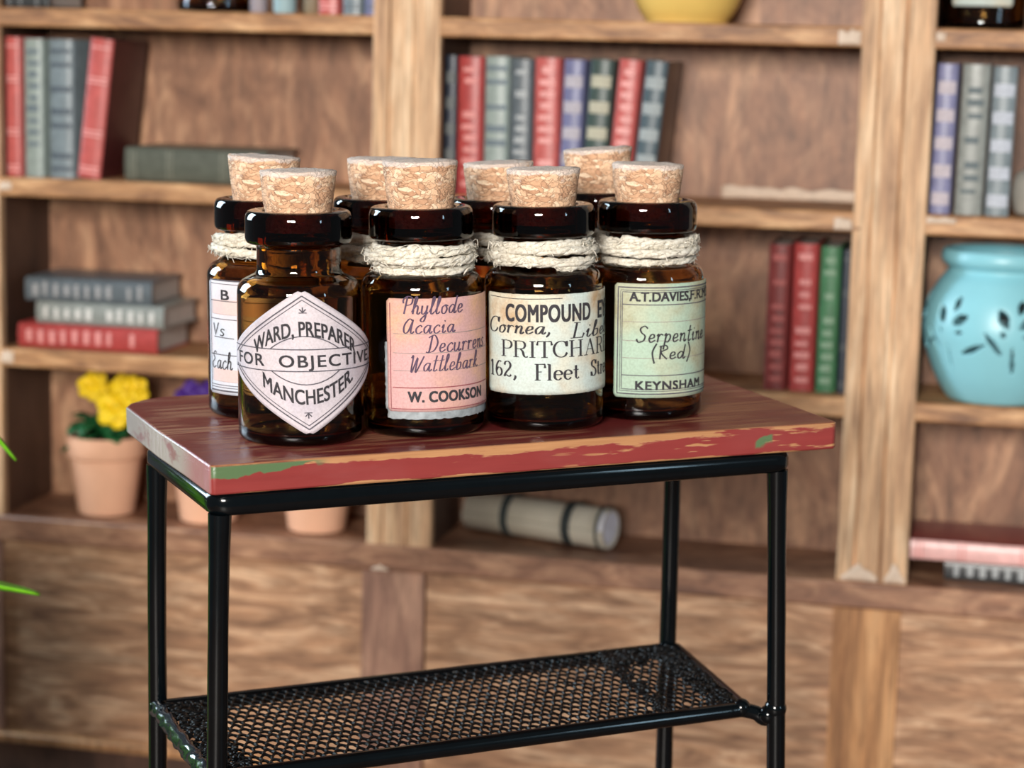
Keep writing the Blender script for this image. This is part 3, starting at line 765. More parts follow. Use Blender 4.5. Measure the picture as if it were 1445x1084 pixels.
# ------------------------------------------------------------------ lettering
SERIF = {
 'P': (.66, [([(.16, 0), (.16, 1)], 0), ([(.16, 1), (.42, 1), (.58, .93), (.64, .76), (.58, .58), (.42, .5), (.16, .5)], 1), ([(.02, 0), (.32, 0)], 0), ([(.02, 1), (.2, 1)], 0)]),
 'R': (.78, [([(.16, 0), (.16, 1)], 0), ([(.16, 1), (.42, 1), (.58, .93), (.64, .76), (.58, .58), (.42, .52), (.16, .52)], 1), ([(.4, .52), (.52, .35), (.58, .1), (.68, 0), (.78, .05)], 1), ([(.02, 0), (.32, 0)], 0), ([(.02, 1), (.2, 1)], 0)]),
 'I': (.34, [([(.17, 0), (.17, 1)], 0), ([(.02, 0), (.32, 0)], 0), ([(.02, 1), (.32, 1)], 0)]),
 'T': (.72, [([(.36, 0), (.36, 1)], 0), ([(.2, 0), (.52, 0)], 0), ([(.0, .76), (.04, 1), (.68, 1), (.72, .76)], 0)]),
 'C': (.74, [([(.68, .7), (.6, .92), (.42, 1), (.2, .92), (.07, .7), (.04, .5), (.07, .3), (.2, .08), (.42, 0), (.6, .08), (.7, .28)], 1), ([(.69, .66), (.69, 1)], 0)]),
 'H': (.82, [([(.16, 0), (.16, 1)], 0), ([(.66, 0), (.66, 1)], 0), ([(.16, .52), (.66, .52)], 0), ([(.02, 0), (.3, 0)], 0), ([(.02, 1), (.3, 1)], 0), ([(.52, 0), (.8, 0)], 0), ([(.52, 1), (.8, 1)], 0)]),
 'A': (.8, [([(.12, 0), (.4, 1)], 2), ([(.4, 1), (.68, 0)], 0), ([(.22, .36), (.56, .36)], 0), ([(.0, 0), (.24, 0)], 0), ([(.52, 0), (.82, 0)], 0)]),
 'D': (.78, [([(.16, 0), (.16, 1)], 0), ([(.02, 1), (.4, 1), (.62, .88), (.72, .6), (.72, .4), (.62, .12), (.4, 0), (.02, 0)], 1)]),
 'L': (.64, [([(.16, 0), (.16, 1)], 0), ([(.02, 1), (.34, 1)], 0), ([(.02, 0), (.58, 0), (.62, .28)], 0)]),
 'F': (.62, [([(.16, 0), (.16, 1)], 0), ([(.02, 0), (.34, 0)], 0), ([(.02, 1), (.56, 1), (.58, .76)], 0), ([(.16, .52), (.4, .52)], 0)]),
 'S': (.58, [([(.5, .8), (.42, .96), (.26, 1), (.1, .88), (.12, .66), (.3, .54), (.48, .38), (.5, .16), (.36, .02), (.18, .02), (.07, .2)], 1), ([(.51, .74), (.51, 1)], 0), ([(.06, 0), (.06, .28)], 0)]),
 'l': (.3, [([(.14, 0), (.14, 1)], 0), ([(.02, 0), (.27, 0)], 0), ([(.02, 1), (.14, 1)], 0)]),
 'e': (.5, [([(.08, .34), (.44, .34), (.42, .5), (.26, .6), (.1, .5), (.06, .3), (.1, .1), (.26, 0), (.44, .12)], 1)]),
 't': (.38, [([(.17, .86), (.17, .12), (.24, .0), (.37, .1)], 0), ([(.02, .58), (.34, .58)], 0)]),
 'r': (.44, [([(.14, 0), (.14, .6)], 0), ([(.14, .42), (.24, .57), (.4, .54)], 1), ([(.02, 0), (.28, 0)], 0), ([(.02, .6), (.14, .6)], 0)]),
 '1': (.42, [([(.2, 0), (.2, 1)], 0), ([(.06, .86), (.2, 1)], 0), ([(.06, 0), (.34, 0)], 0)]),
 '6': (.54, [([(.44, .94), (.28, .98), (.1, .7), (.06, .3), (.18, .02), (.38, .04), (.48, .26), (.4, .5), (.22, .54), (.1, .36)], 1)]),
 '2': (.54, [([(.08, .76), (.14, .96), (.34, 1), (.46, .8), (.4, .56), (.2, .3), (.06, .02), (.2, .1), (.38, .02), (.5, .14)], 1)]),
 ',': (.24, [([(.1, .1), (.16, .06), (.14, -.08), (.06, -.2)], 1)]), ' ': (.5, []),
}
SCRIPT = {
 'a': (.56, [([(.42, .42), (.25, .5), (.06, .3), (.12, .04), (.28, .06), (.42, .4)], 1), ([(.43, .5), (.42, .1), (.5, 0), (.6, .12)], 1)]),
 'b': (.48, [([(0, .1), (.2, .7), (.22, 1), (.12, .9), (.1, .1), (.2, 0), (.38, .12), (.36, .42), (.15, .4)], 1)]),
 'c': (.46, [([(.42, .4), (.28, .5), (.08, .3), (.12, .05), (.3, 0), (.48, .14)], 1)]),
 'd': (.6, [([(.42, .42), (.25, .5), (.06, .3), (.12, .04), (.28, .06), (.44, .4)], 1), ([(.54, 1), (.44, .1), (.52, 0), (.62, .12)], 1)]),
 'e': (.46, [([(.05, .2), (.35, .3), (.32, .48), (.15, .46), (.07, .2), (.2, 0), (.46, .14)], 1)]),
 'h': (.54, [([(0, .1), (.22, .75), (.2, 1), (.1, .9), (.08, 0)], 1), ([(.08, .3), (.25, .5), (.36, .4), (.36, .06), (.46, 0), (.56, .12)], 1)]),
 'i': (.34, [([(.05, .3), (.15, .5), (.13, .08), (.22, 0), (.34, .12)], 1), ([(.17, .7), (.2, .76)], 0)]),
 'k': (.5, [([(0, .1), (.22, .75), (.2, 1), (.1, .9), (.08, 0)], 1), ([(.08, .2), (.36, .48)], 0), ([(.14, .26), (.4, 0), (.5, .1)], 1)]),
 'l': (.32, [([(0, .1), (.22, .75), (.18, 1), (.1, .85), (.1, .1), (.2, 0), (.33, .12)], 1)]),
 'n': (.54, [([(.02, .4), (.1, .5), (.1, 0)], 1), ([(.1, .3), (.28, .5), (.38, .4), (.38, .06), (.46, 0), (.56, .12)], 1)]),
 'o': (.48, [([(.28, .5), (.08, .36), (.1, .06), (.3, .0), (.42, .25), (.28, .5), (.48, .42)], 1)]),
 'p': (.5, [([(.02, .4), (.12, .5), (.07, -.45)], 1), ([(.1, .36), (.3, .5), (.42, .3), (.3, .02), (.1, .06)], 1)]),
 'r': (.42, [([(.02, .38), (.1, .5), (.1, 0)], 1), ([(.1, .32), (.24, .5), (.4, .44)], 1)]),
 's': (.42, [([(.38, .44), (.2, .5), (.1, .36), (.32, .16), (.22, 0), (.04, .06)], 1)]),
 't': (.36, [([(.2, .95), (.14, .1), (.24, 0), (.36, .1)], 1), ([(.0, .62), (.36, .66)], 0)]),
 'u': (.56, [([(.04, .5), (.06, .1), (.2, 0), (.36, .2), (.38, .5)], 1), ([(.38, .5), (.38, .1), (.46, 0), (.58, .12)], 1)]),
 'y': (.52, [([(.04, .5), (.06, .1), (.2, 0), (.36, .2), (.38, .5)], 1), ([(.38, .5), (.34, -.3), (.18, -.45), (.08, -.3), (.5, .1)], 1)]),
 'P': (.66, [([(.2, 0), (.27, 1)], 0), ([(.06, .62), (.02, .84), (.3, 1.04), (.62, .92), (.6, .6), (.28, .5)], 1)]),
 'A': (.74, [([(.55, .78), (.34, .9), (.08, .5), (.12, .06), (.36, .08), (.56, .7)], 1), ([(.58, .86), (.54, .14), (.64, 0), (.76, .12)], 1)]),
 'D': (.8, [([(.3, .95), (.24, .05), (.05, .04), (.2, .0), (.55, .1), (.72, .55), (.45, .98), (.08, .84)], 1)]),
 'W': (.86, [([(.0, .8), (.1, .95), (.12, .1), (.2, 0), (.42, .85), (.42, .1), (.5, 0), (.84, .92)], 1)]),
 'S': (.66, [([(.6, .85), (.4, 1), (.15, .85), (.25, .6), (.5, .4), (.45, .1), (.15, 0), (.0, .2)], 1)]),
 'R': (.62, [([(.12, 0), (.12, 1)], 0), ([(.02, .9), (.4, 1), (.52, .75), (.16, .5), (.56, 0)], 1)]),
 'V': (.5, [([(0, .9), (.2, 0), (.45, .95)], 0)]), 'E': (.6, [([(.5, .9), (.3, 1), (.1, .8), (.3, .55), (.04, .3), (.2, .02), (.55, .15)], 1)]),
 '(': (.4, [([(.3, 1.15), (.1, .5), (.28, -.3)], 1)]), ')': (.4, [([(.1, 1.15), (.3, .5), (.1, -.3)], 1)]), ' ': (.4, []),
 'C': SERIF['C'], 'L': SERIF['L'], ',': SERIF[','],
}
class Ink:
    """flat marks laid out in label space (s along the surface, z up), later wrapped round the glass"""
    def __init__(s): s.bm = bmesh.new()
    def quad(s, pts): s.bm.faces.new([s.bm.verts.new((x, 0, z)) for x, z in pts])
    def ribbon(s, pts, w, nib=None):
        out = [pts[0]]
        for a, b in zip(pts, pts[1:]):
            n = max(1, int(math.hypot(b[0] - a[0], b[1] - a[1]) / .004))
            out += [(a[0] + (b[0] - a[0]) * k / n, a[1] + (b[1] - a[1]) * k / n) for k in range(1, n + 1)]
        L = []
        for i, p in enumerate(out):
            a = out[max(0, i - 1)]; b = out[min(len(out) - 1, i + 1)]; dx, dz = b[0] - a[0], b[1] - a[1]; l = math.hypot(dx, dz) or 1
            ww = w if nib is None else nib + (w - nib) * abs(dz / l) ** 1.5
            L.append((s.bm.verts.new((p[0] - dz / l * ww / 2, 0, p[1] + dx / l * ww / 2)), s.bm.verts.new((p[0] + dz / l * ww / 2, 0, p[1] - dx / l * ww / 2))))
        for a, b in zip(L, L[1:]): s.bm.faces.new((a[0], b[0], b[1], a[1]))
    def strokes(s, font, text, s0, s1, z0, h, w, nib=None, shear=0.0, arc=None, gap=.06):
        tot = sum(font[c][0] + gap for c in text) - gap; k = (s1 - s0) / tot; x = 0
        for c in text:
            wd, st = font[c]
            for pts, sm in st:
                P = crom(pts, 5) if sm == 1 else pts
                Q = [(s0 + (x + px + shear * py * h / k * 1.0) * k, z0 + py * h) for px, py in P]
                if arc: Q = [(a, b + arc(a)) for a, b in Q]
                s.ribbon(Q, (nib or w) if sm == 2 else w, nib)
            x += wd + gap
    def font(s, text, s0, s1, z0, h, weight=.001, arc=None, space=1.0):
        cu = bpy.data.curves.new('lettering', 'FONT'); cu.body = text; cu.size = 1; cu.space_character = space; cu.resolution_u = 4
        ob = bpy.data.objects.new('lettering', cu); C.objects.link(ob)
        dg = bpy.context.evaluated_depsgraph_get(); dg.update()
        me = bpy.data.meshes.new_from_object(ob.evaluated_get(dg)); b2 = bmesh.new(); b2.from_mesh(me)
        bpy.data.objects.remove(ob); bpy.data.curves.remove(cu); bpy.data.meshes.remove(me)
        xs = [v.co.x for v in b2.verts]; x0, x1 = min(xs), max(xs); capt = .69
        for k, (ox, oz) in enumerate(((-.5, -.35), (.5, -.35), (-.5, .35), (.5, .35), (0, 0))):   # heavy type: the outline thickened by the stroke weight
            mp = {}
            for v in b2.verts:
                a = s0 + (v.co.x - x0) / (x1 - x0) * (s1 - s0) + ox * weight; z = z0 + v.co.y / capt * h + oz * weight
                if arc: z += arc(a)
                mp[v] = s.bm.verts.new((a, .00001 * k, z))
            for f in b2.faces:
                try: s.bm.faces.new([mp[v] for v in f.verts])
                except ValueError: pass
        b2.free()
    def wrap(s, name, r, mat, parent, face=0.0):
        for v in s.bm.verts:
            th = v.co.x / r + face; q = r + v.co.y; v.co = Vector((q * sin(th), -q * cos(th), v.co.z))
        me_o = finish_keep(name, s.bm, mat, parent); return me_o
def finish_keep(name, bm, mat, parent):
    me = bpy.data.meshes.new(name); bm.to_mesh(me); bm.free()
    for m in (mat if isinstance(mat, (list, tuple)) else [mat]): me.materials.append(m)
    o = bpy.data.objects.new(name, me); C.objects.link(o); o.parent = parent; return o

RB = .0635
RL = RB + .0016          # outer face of a label
RI = RL + .0005          # ink on it
def rect_label(parent, s0, s1, z0, z1, mat, rl=RL, ragged=0.0, tilt=0.0, corner=.004, name='paper_label', th=.0009, mats=None, seed=1):
    bm = bmesh.new(); nx = max(6, int((s1 - s0) / .003)); nz = 24; g = []
    for i in range(nx + 1):
        row = []
        for j in range(nz + 1):
            a = i / nx; b = j / nz; s = s0 + (s1 - s0) * a; z = z0 + (z1 - z0) * b
            d = min(a, 1 - a) * (s1 - s0)
            if d < corner:
                c = corner - math.sqrt(max(0, corner ** 2 - (corner - d) ** 2)); z = max(z0 + c, min(z1 - c, z))
            z += ragged * noise.noise((s * 260, b * 2, seed)) + tilt * (s - (s0 + s1) / 2)
            s += ragged * .6 * noise.noise((z * 240, a * 2, seed + 4))
            r = rl + .00035 * noise.noise((s * 30, z * 30, seed)); tt = s / rl
            row.append(bm.verts.new((r * sin(tt), -r * cos(tt), z)))
        g.append(row)
    for i in range(nx):
        for j in range(nz): bm.faces.new((g[i][j], g[i + 1][j], g[i + 1][j + 1], g[i][j + 1]))
    o = finish_keep(name, bm, mat, parent)
    for p in o.data.polygons: p.use_smooth = True
    s = o.modifiers.new('paper_thickness', 'SOLIDIFY'); s.thickness = th; s.offset = -1 if o.data.polygons[0].normal.y > 0 else 1
    s.offset = -1
    return o

# ------------------------------------------------------------------ bottles
OUT = crom([(.0, .0025), (.035, .0022), (.052, .0004), (.0595, .0012), (.0632, .006), (.0635, .012)], 5) + [(.0635, .05), (.0635, .10), (.0635, .142)] + \
      crom([(.0635, .148), (.0628, .156), (.0585, .1635), (.050, .168), (.0452, .1705), (.0432, .1745), (.0430, .181)], 5) + [(.0430, .190)] + \
      crom([(.0430, .1945), (.0438, .1985), (.0478, .2005), (.0525, .202), (.0546, .206), (.0548, .213), (.0548, .222), (.0543, .2285), (.0518, .2335), (.0470, .2349), (.0400, .2345), (.0368, .2335), (.0352, .230)], 5)
INN = crom([(.0350, .226), (.0350, .195), (.0355, .178), (.040, .1695), (.052, .1615), (.0588, .152), (.0597, .142)], 5) + [(.0597, .10), (.0597, .05)] + crom([(.0597, .018), (.0585, .012), (.052, .0085), (.03, .0085), (.0, .0095)], 5)
def glass_body(parent, sh=1.0):
    bm = bmesh.new(); lathe(bm, OUT + INN, 72); return finish('glass', bm, M['glass'], parent, True, 180)
def cork(parent, h, tilt=(0, 0), seed=0, rt=.0395, rb=.0347):
    bm = bmesh.new(); z0 = .214; z1 = .2345 + h; prof = [(0, z0)]
    for k in range(13):
        a = k / 12; z = z0 + (z1 - z0) * a
        lipa = max(0, (z - .2345) / h)
        r = rb - .0004 + (rt - rb) * (lipa ** .9) if lipa > 0 else rb - .0009 * (1 - a) - .0004
        prof.append((r, z))
    prof += [(rt - .0012, z1 + .0012), (rt * .7, z1 + .0014), (rt * .35, z1 + .0012), (0, z1 + .0012)]
    lathe(bm, prof, 64)
    for v in bm.verts:
        lipa = max(0, (v.co.z - .2365) / h); 
        if lipa <= 0: continue
        d = Vector((v.co.x, v.co.y, 0)); r = d.length
        if r > .004:
            q = 1 + (.018 * noise.noise((v.co + Vector((seed * 3, 0, 0))) * 75) + .010 * noise.noise((v.co + Vector((seed, 0, 0))) * 190)) * min(1, lipa * 4)
            v.co.x *= q; v.co.y *= q
        if lipa > .6:
            v.co.z += (tilt[0] * v.co.x + tilt[1] * v.co.y) * min(1, (lipa - .6) / .4) + .0012 * noise.noise((v.co + Vector((0, seed, 0))) * 110)
    rim = [max(0.0, 1 - abs(v.co.z - z1) / .005) if math.hypot(v.co.x, v.co.y) > rt * .85 else (1.0 if v.co.z > z1 - .004 else 0.0) for v in bm.verts]
    o = finish('cork', bm, M['cork'], parent, True, 70)
    at = o.data.attributes.new('rim', 'FLOAT', 'POINT'); at.data.foreach_set('value', rim)
    return o
def twine(parent, seed, dz=0.0, slope=0.0, cross=False):
    rn = random.Random(seed); bm = bmesh.new(); turns = 5; N = 70 * turns; core = []
    for i in range(N + 1):
        a = 2 * PI * turns * i / N; lay = i / N * turns
        z = .1715 + dz + .0225 * (.5 - .5 * cos(PI * min(1, lay / 3.4))) + .0016 * sin(a * .77 + seed) + slope * cos(a + .4) * .003
        if lay > 3.4: z = .1942 - .0170 * (lay - 3.4) / 1.6 + .002 * sin(a * 1.3)
        if cross and 1.2 < lay < 1.8: z += .010 * sin((lay - 1.2) / .6 * PI)
        rr = .0490 + .0026 * sin(a * .61 + seed * 2) + .0018 * noise.noise((a, seed, 0)) + (.0042 if lay > 3.4 else 0)
        core.append(Vector((rr * cos(a + seed), rr * sin(a + seed), z)))
    for ply in range(3):
        P = []; R_ = []
        for i, p in enumerate(core):
            ph = 2 * PI * (i / 15) + 2 * PI * ply / 3 + 1.2 * noise.noise(p * 60); rad = Vector((p.x, p.y, 0)).normalized()
            P.append(p + rad * .0017 * cos(ph) + Vector((0, 0, .0021 * sin(ph)))); R_.append(max(.0018, .0031 + .0013 * noise.noise(p * 150 + Vector((ply * 3, 0, 0)))))
        tube(bm, P, R_, 7)
    for k in range(260):
        p = core[rn.randrange(len(core))]; rad = Vector((p.x, p.y, 0)).normalized(); tg = Vector((-rad.y, rad.x, 0)) * rn.choice((-1, 1))
        L = rn.uniform(.004, .017); q = p + rad * .0035 + Vector((0, 0, rn.uniform(-.003, .003)))
        tube(bm, crom([q, q + tg * L * .5 + rad * rn.uniform(.0, .0035) + Vector((0, 0, rn.uniform(-.003, .003))), q + tg * L + rad * rn.uniform(-.001, .003) + Vector((0, 0, rn.uniform(-.006, .004)))], 4), rn.choice((.00022, .0003, .0005)), 4)
    for v in bm.verts: v.co += Vector((noise.noise(v.co * 300), noise.noise(v.co * 300 + Vector((5, 0, 0))), noise.noise(v.co * 300 + Vector((0, 5, 0))))) * .0008
    return finish('twine', bm, M['twine'], parent, True, 80)
GB = 'amber glass bottles on the side table'
def bottle(label, x, y, ch, lean=0.0, tilt=(0, 0), seed=0, tw=None, mw=None, group=GB, sz=1.0):
    if mw is None:
        p = TM @ Vector((x, y, .88)); d = Vector((p.x, p.y, 0)).normalized(); phi = math.atan2(-d.x, d.y)
        mw = Matrix.Translation((p.x, p.y, .8803 + abs(sin(R(lean))) * .0595)) @ Matrix.Rotation(phi, 4, 'Z') @ Matrix.Rotation(R(lean), 4, 'Y') @ Matrix.Diagonal((1, 1, sz, 1))
    b = thing('bottle', label, 'bottle', mw, group)
    glass_body(b); cork(b, ch, tilt, seed)
    if tw is not None:
        twine(b, *tw)
    return b

asn = lambda v: math.asin(max(-1, min(1, v)))
# --- front row, first: diamond label
b1 = bottle('amber bottle without twine, white diamond label reading FOR OBJECTIVE', .1259, .1148, .039, 0, (0, 0), 1)
def diamond():
    rl = RB + .0042; cz = .0872; H1 = .0665; H2 = .0665; W = .1015; tl = -.05
    bm = bmesh.new(); nx, nz = 60, 30; g = []; f0 = R(2)
    def top(s): return cz + H1 * (1 - abs(s) / W) + .0085
    def bot(s): return cz - H2 * (1 - abs(s) / W) - .0085
    for i in range(nx + 1):
        row = []
        s = -W + 2 * W * i / nx
        for j in range(nz + 1):
            z = bot(s) + (top(s) - bot(s)) * j / nz
            e = .004 * max(0, 1 - abs(s) / .012); z = min(max(z, bot(0) + e), top(0) - e)
            r = rl + .0004 * noise.noise((s * 30, z * 30, 2)); z2 = z + .10 * s * 0; sx = s + tl * (z - cz); tt = sx / rl + f0
            row.append(bm.verts.new((r * sin(tt), -r * cos(tt), z2)))
        g.append(row)
    for i in range(nx):
        for j in range(nz): bm.faces.new((g[i][j], g[i + 1][j], g[i + 1][j + 1], g[i][j + 1]))
    lab = finish_keep('paper_label', bm, M['lab_white'], b1)
    for p in lab.data.polygons: p.use_smooth = True
    s = lab.modifiers.new('paper_thickness', 'SOLIDIFY'); s.thickness = .0009; s.offset = -1
    lab['label'] = 'white diamond-shaped paper label'; lab.location = (.0034, 0, 0)
    k = Ink(); 
    def dia(inset, wd):
        Wi = W - inset * 1.5; Hi = H1 + .0085 * .8 - inset
        pts = []
        for a, b in (((0, cz + Hi), (Wi, cz + .006)), ((Wi, cz - .006), (0, cz - Hi)), ((0, cz - Hi), (-Wi, cz - .006)), ((-Wi, cz + .006), (0, cz + Hi))):
            k.ribbon([a, b], wd)
    dia(.0058, .0013); dia(.0098, .0008)
    za, zb = cz + .0135, cz - .0085
    k.ribbon([(-W + .006, za), (W - .006, za)], .0011); k.ribbon([(-W + .006, zb), (W - .006, zb)], .0011)
    k.ribbon([(-.036 + .072 * i / 14, za + .0135 * (1 - (2 * i / 14 - 1) ** 2)) for i in range(15)], .0011)
    k.ribbon([(-.036 + .072 * i / 14, zb - .0135 * (1 - (2 * i / 14 - 1) ** 2)) for i in range(15)], .0011)
    for sgn in (1, -1):
        zc = cz + sgn * .054
        for a in (-50, 0, 50): k.ribbon([(0, zc - sgn * .003), (.0042 * sin(R(a)), zc - sgn * .003 + sgn * .0052 * cos(R(a)))], .0012)
        k.ribbon([(-.004, zc - sgn * .0035), (.004, zc - sgn * .0035)], .0009)
    k2 = Ink()
    k2.font('WARD, PREPARER', -.056, .058, cz + .0270, .0148, .0007, lambda s: -6.6 * s * s, 1.0)
    k2.font('MANCHESTER.', -.046, .052, cz - .0420, .0148, .0007, lambda s: 8.0 * s * s, 1.0)
    k2.font('FOR  OBJECTIVE.', -.085, .090, cz - .0042, .0118, .0006, None, 1.15)
    for kk, nm in ((k, 'label_border'), (k2, 'lettering')):
        for v in kk.bm.verts: v.co.x += tl * (v.co.z - cz)
        kk.wrap(nm, rl + .0006, M['ink_soft'] if nm == 'label_border' else M['ink'], lab, f0)
diamond()

# --- front row, second: pink label
b2 = bottle('amber bottle with twine and pink handwritten label reading W. COOKSON', .2612, .1129, .046, -.8, (.0, 0), 2, (2, .0, .6, False))
RP = RB + .0028
t_ = rect_label(b2, -.039, .098, .0205, .034, M['tape'], RP - .0007, .0022, 0, .001, 'tape_strip', .0006, None, 3); t_['label'] = 'grey sticky tape under the pink label'
t_ = rect_label(b2, -.0415, -.030, .030, .100, M['tape'], RP - .0008, .0022, 0, .001, 'tape_strip', .0006, None, 4); t_['label'] = 'grey sticky tape under the pink label'
lp = rect_label(b2, -.0385, .1005, .0285, .1455, M['lab_pink'], RP, .0004, .0, .003, seed=5)
lp['label'] = 'pink paper label with handwriting'
R2 = RP + .0006
px2 = lambda x: asn((x - 597.5) / 88.7) * R2
k = Ink(); z2 = lambda y: (620 - y) / 1363
k.ribbon([(-.0345, .141), (-.0345, .0315), (.098, .0315)], .0009)
k.ribbon([(-.0325, z2(547)), (.098, z2(547))], .0011)
k.wrap('label_border', R2, M['ink_rose'], lp)
k = Ink()
for y in (471, 498, 523): k.ribbon([(-.031, z2(y)), (.096, z2(y))], .0006)
k.wrap('ruled_line', R2, M['ink_faint'], lp)
k = Ink()
k.strokes(SCRIPT, 'Phyllode', px2(569), px2(652), z2(443), .0175, .0018, .0008, .18)
k.strokes(SCRIPT, 'Acacia', px2(570), px2(641), z2(470), .0165, .0018, .0008, .18)
k.strokes(SCRIPT, 'Decurrens', px2(601), px2(681), z2(497), .0180, .0018, .0008, .18)
k.strokes(SCRIPT, 'Wattlebark', px2(579), px2(672), z2(523.5), .0170, .0016, .0007, .2)
k.wrap('handwriting', R2, M['ink_violet'], lp)
k = Ink(); k.font('W. COOKSON', px2(577), px2(677), z2(567), .0108, .0011, None, 1.05); k.wrap('lettering', R2, M['ink'], lp)

# --- front row, third: cream label
b3 = bottle('amber bottle with twine and cream label reading COMPOUND', .3948, .1009, .036, -.8, (.01, 0), 3, (5, .0, .4, False))
lc = rect_label(b3, -.0725, .118, .0400, .1455, M['lab_cream'], RL, .0005, .0, .004, seed=8); lc['label'] = 'stained cream paper label'
px3 = lambda x: asn((x - 768) / 85.2) * RI; z3 = lambda y: (611 - y) / 1338
k = Ink()
k.font('COMPOUND', px3(717), px3(831), z3(454.5), .0178, .0013, None, 1.08); k.font('EYE', px3(842), px3(842) + .034, z3(454.5), .0178, .0013)
k.wrap('lettering', RI, M['ink'], lc)
k = Ink()
k.strokes(SCRIPT, 'Cornea,', px3(694), px3(777), z3(471.5), .0160, .0026, .0008, .26); k.strokes(SCRIPT, 'Libell', px3(804), .102, z3(478.5), .0158, .0026, .0008, .26)
k.strokes(SERIF, 'PRITCHARD', px3(710), .099, z3(504.5), .0168, .0026, .0008)
k.strokes(SERIF, '162,', px3(695), px3(731), z3(533.5), .0160, .0028, .0009); k.strokes(SERIF, 'Fleet', px3(755), px3(816), z3(536.5), .0168, .0028, .0009); k.strokes(SERIF, 'Street', px3(832), .108, z3(535.5), .0165, .0028, .0009)
k.ribbon([(-.066, .1418), (-.03, .1405), (.02, .1412)], .0007)
k.wrap('serif_lettering', RI, M['ink'], lc)

# --- front row, fourth: green label
b4 = bottle('amber bottle with twine and greenish label reading Serpentine (Red)', .524, .1229, .038, 0, (-.02, 0), 4, (8, .0, .6, True))
lg = rect_label(b4, -.0345, .1005, .0265, .1500, M['lab_green'], RB + .0022, .0003, .0, .003, seed=11); lg['label'] = 'greenish paper label with double border'
R4 = RB + .0028
px4 = lambda x: asn((x - 909.5) / 86.5) * R4; z4 = lambda y: (595 - y) / 1299
k = Ink()
for ins, wd in ((.0042, .0014), (.0072, .0007), (.0092, .0009)):
    k.ribbon([(.098, .150 - ins), (-.0345 + ins, .150 - ins), (-.0345 + ins, .0265 + ins), (.098, .0265 + ins)], wd)
for y, wd in ((429.5, .0010), (529, .0010)): k.ribbon([(-.0345 + .0092, z4(y)), (.098, z4(y))], wd)
k.wrap('label_border', R4, M['ink_soft'], lg)
k = Ink()
for y in (453.5, 480, 504.5): k.ribbon([(-.0345 + .0092, z4(y)), (.098, z4(y))], .0006)
k.wrap('ruled_line', R4, M['ink_faint'], lg)
k = Ink()
k.font('A.T.DAVIES,', px4(887.5), px4(972), z4(424.5), .0098, .0010); k.font('F.R.M.S', px4(972.5), .099, z4(424.0), .0098, .0006)
k.wrap('lettering', R4, M['ink'], lg); k = Ink(); k.font('KEYNSHAM', px4(897.5), px4(987), z4(549), .0092, .0010, None, 1.1)
k.wrap('lettering', R4, M['ink'], lg)
k = Ink(); k.strokes(SCRIPT, 'Serpentine', px4(897), px4(991), z4(482), .0175, .0019, .0012, .16); k.strokes(SCRIPT, '(Red)', px4(917), px4(974), z4(506), .0150, .0019, .0012, .1)
k.wrap('handwriting', R4, M['ink'], lg)

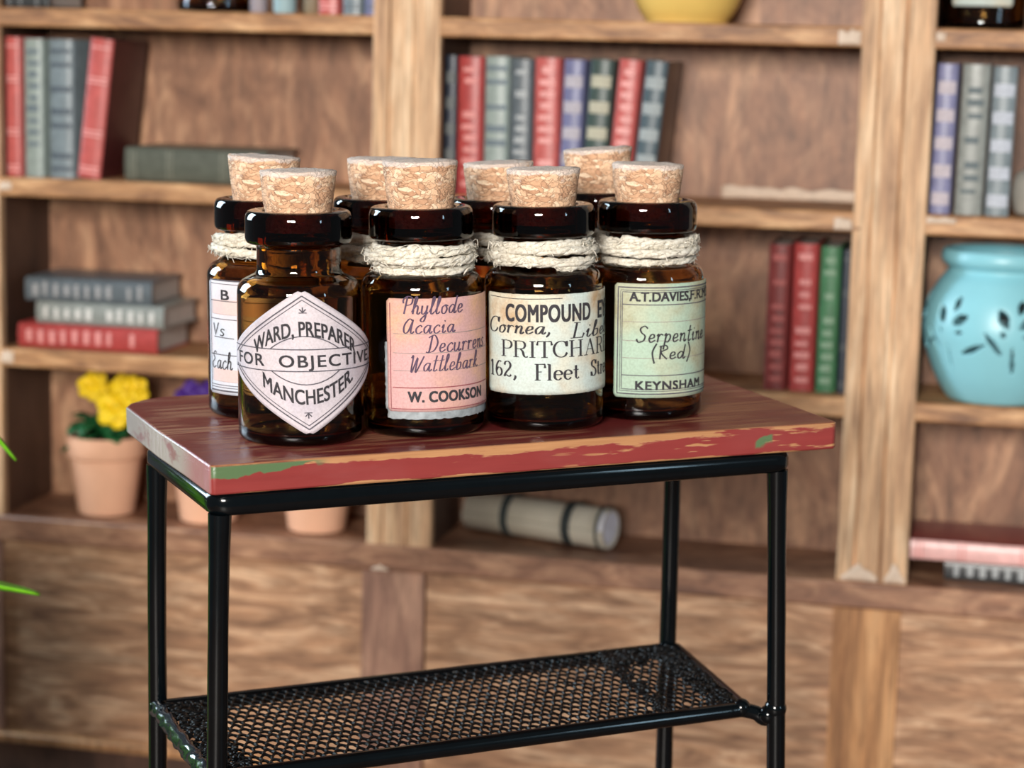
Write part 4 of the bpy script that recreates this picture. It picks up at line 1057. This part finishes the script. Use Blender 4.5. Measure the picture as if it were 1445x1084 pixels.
# --- back row
b5 = bottle('amber bottle at back left with a white banded label, behind the diamond label', .1356, .2714, .044, 0, (-.06, 0), 5, (11, .0, .8, True))
lw = rect_label(b5, -.0765, .0765, .0268, .1500, M['lab_band'], RL, .0003, .0, .003, seed=14); lw['label'] = 'white paper label with ruled bands'
z5 = lambda y: (594 - y) / 1305
px5 = lambda x: asn((x - 377.5) / 83.5) * RI
for y0, y1 in ((425, 446), (523, 541)):
    o = rect_label(lw, -.070, .070, z5(y1), z5(y0), M['lab_bandpink'], RL + .0003, 0, 0, .0005, 'tinted_band', .0002); o['label'] = 'pale pink band'
k = Ink()
for y, wd in ((398, .0016), (403, .0007), (427, .0008), (452.5, .0008), (503, .0010), (549.5, .0008), (546, .0008), (554, .0018)): k.ribbon([(-.0725, z5(y)), (.0725, z5(y))], wd)
k.ribbon([(-.0725, z5(396)), (-.0725, z5(556))], .0012); k.ribbon([(.0725, z5(396)), (.0725, z5(556))], .0012)
k.ribbon([(px5(307), z5(478)), (px5(334), z5(479))], .0009)
k.wrap('label_border', RI, M['ink_soft'], lw)
k = Ink(); k.font('B', px5(317), px5(327.5), z5(425), .0105, .0008)
k.strokes(SCRIPT, 'Vs', px5(306), px5(321.5), z5(476), .0145, .0016, .0012, .05); k.strokes(SCRIPT, 'Each', px5(304), px5(331), z5(523), .0185, .0015, .0010, .1)
k.wrap('handwriting', RI, M['ink'], lw)
b6 = bottle('amber bottle in the back row half hidden behind the diamond and pink labelled ones', .2615, .2440, .041, 0, (0, 0), 6, (14, .0, .5, False))
b7 = bottle('amber bottle in the back row between the pink and cream labelled ones', .3945, .2360, .039, 0, (.05, 0), 7, (17, .0, .5, False), sz=.985)
b8 = bottle('amber bottle furthest back at right with a tilted, higher cork', .5265, .2590, .047, 0, (.07, 0), 8, (20, .0, .5, False))
rect_label(b6, -.05, .05, .03, .15, M['lab_band'], RL, .0003, seed=21).rotation_euler = (0, 0, PI); rect_label(b7, -.05, .05, .03, .15, M['lab_cream'], RL, .0003, seed=22).rotation_euler = (0, 0, PI); rect_label(b8, -.05, .05, .03, .15, M['lab_pink'], RL, .0003, seed=23).rotation_euler = (0, 0, PI)
# --- bottles on the top shelves of the bookcase
GS = 'amber glass bottles on the top shelves of the bookcase'
bs = bottle('amber bottle on the top left shelf beside the small jars', 0, 0, .04, 0, (0, 0), 9, None, bfix(-.412, .095, S1 + .0005), GS)
bs = bottle('amber bottle with a white label beside the right post on the top shelf', 0, 0, .04, 0, (0, 0), 10, None, bfix(.835, .095, S1 + .0005), GS)
rect_label(bs, -.05, .05, .034, .15, M['lab_cream'], RL, .0003, seed=24)
bs = bottle('amber bottle at the right edge on the top shelf', 0, 0, .04, 0, (0, 0), 12, None, bfix(.966, .095, S1 + .0005), GS)
rect_label(bs, -.05, .05, .034, .15, M['lab_cream'], RL, .0003, seed=25)
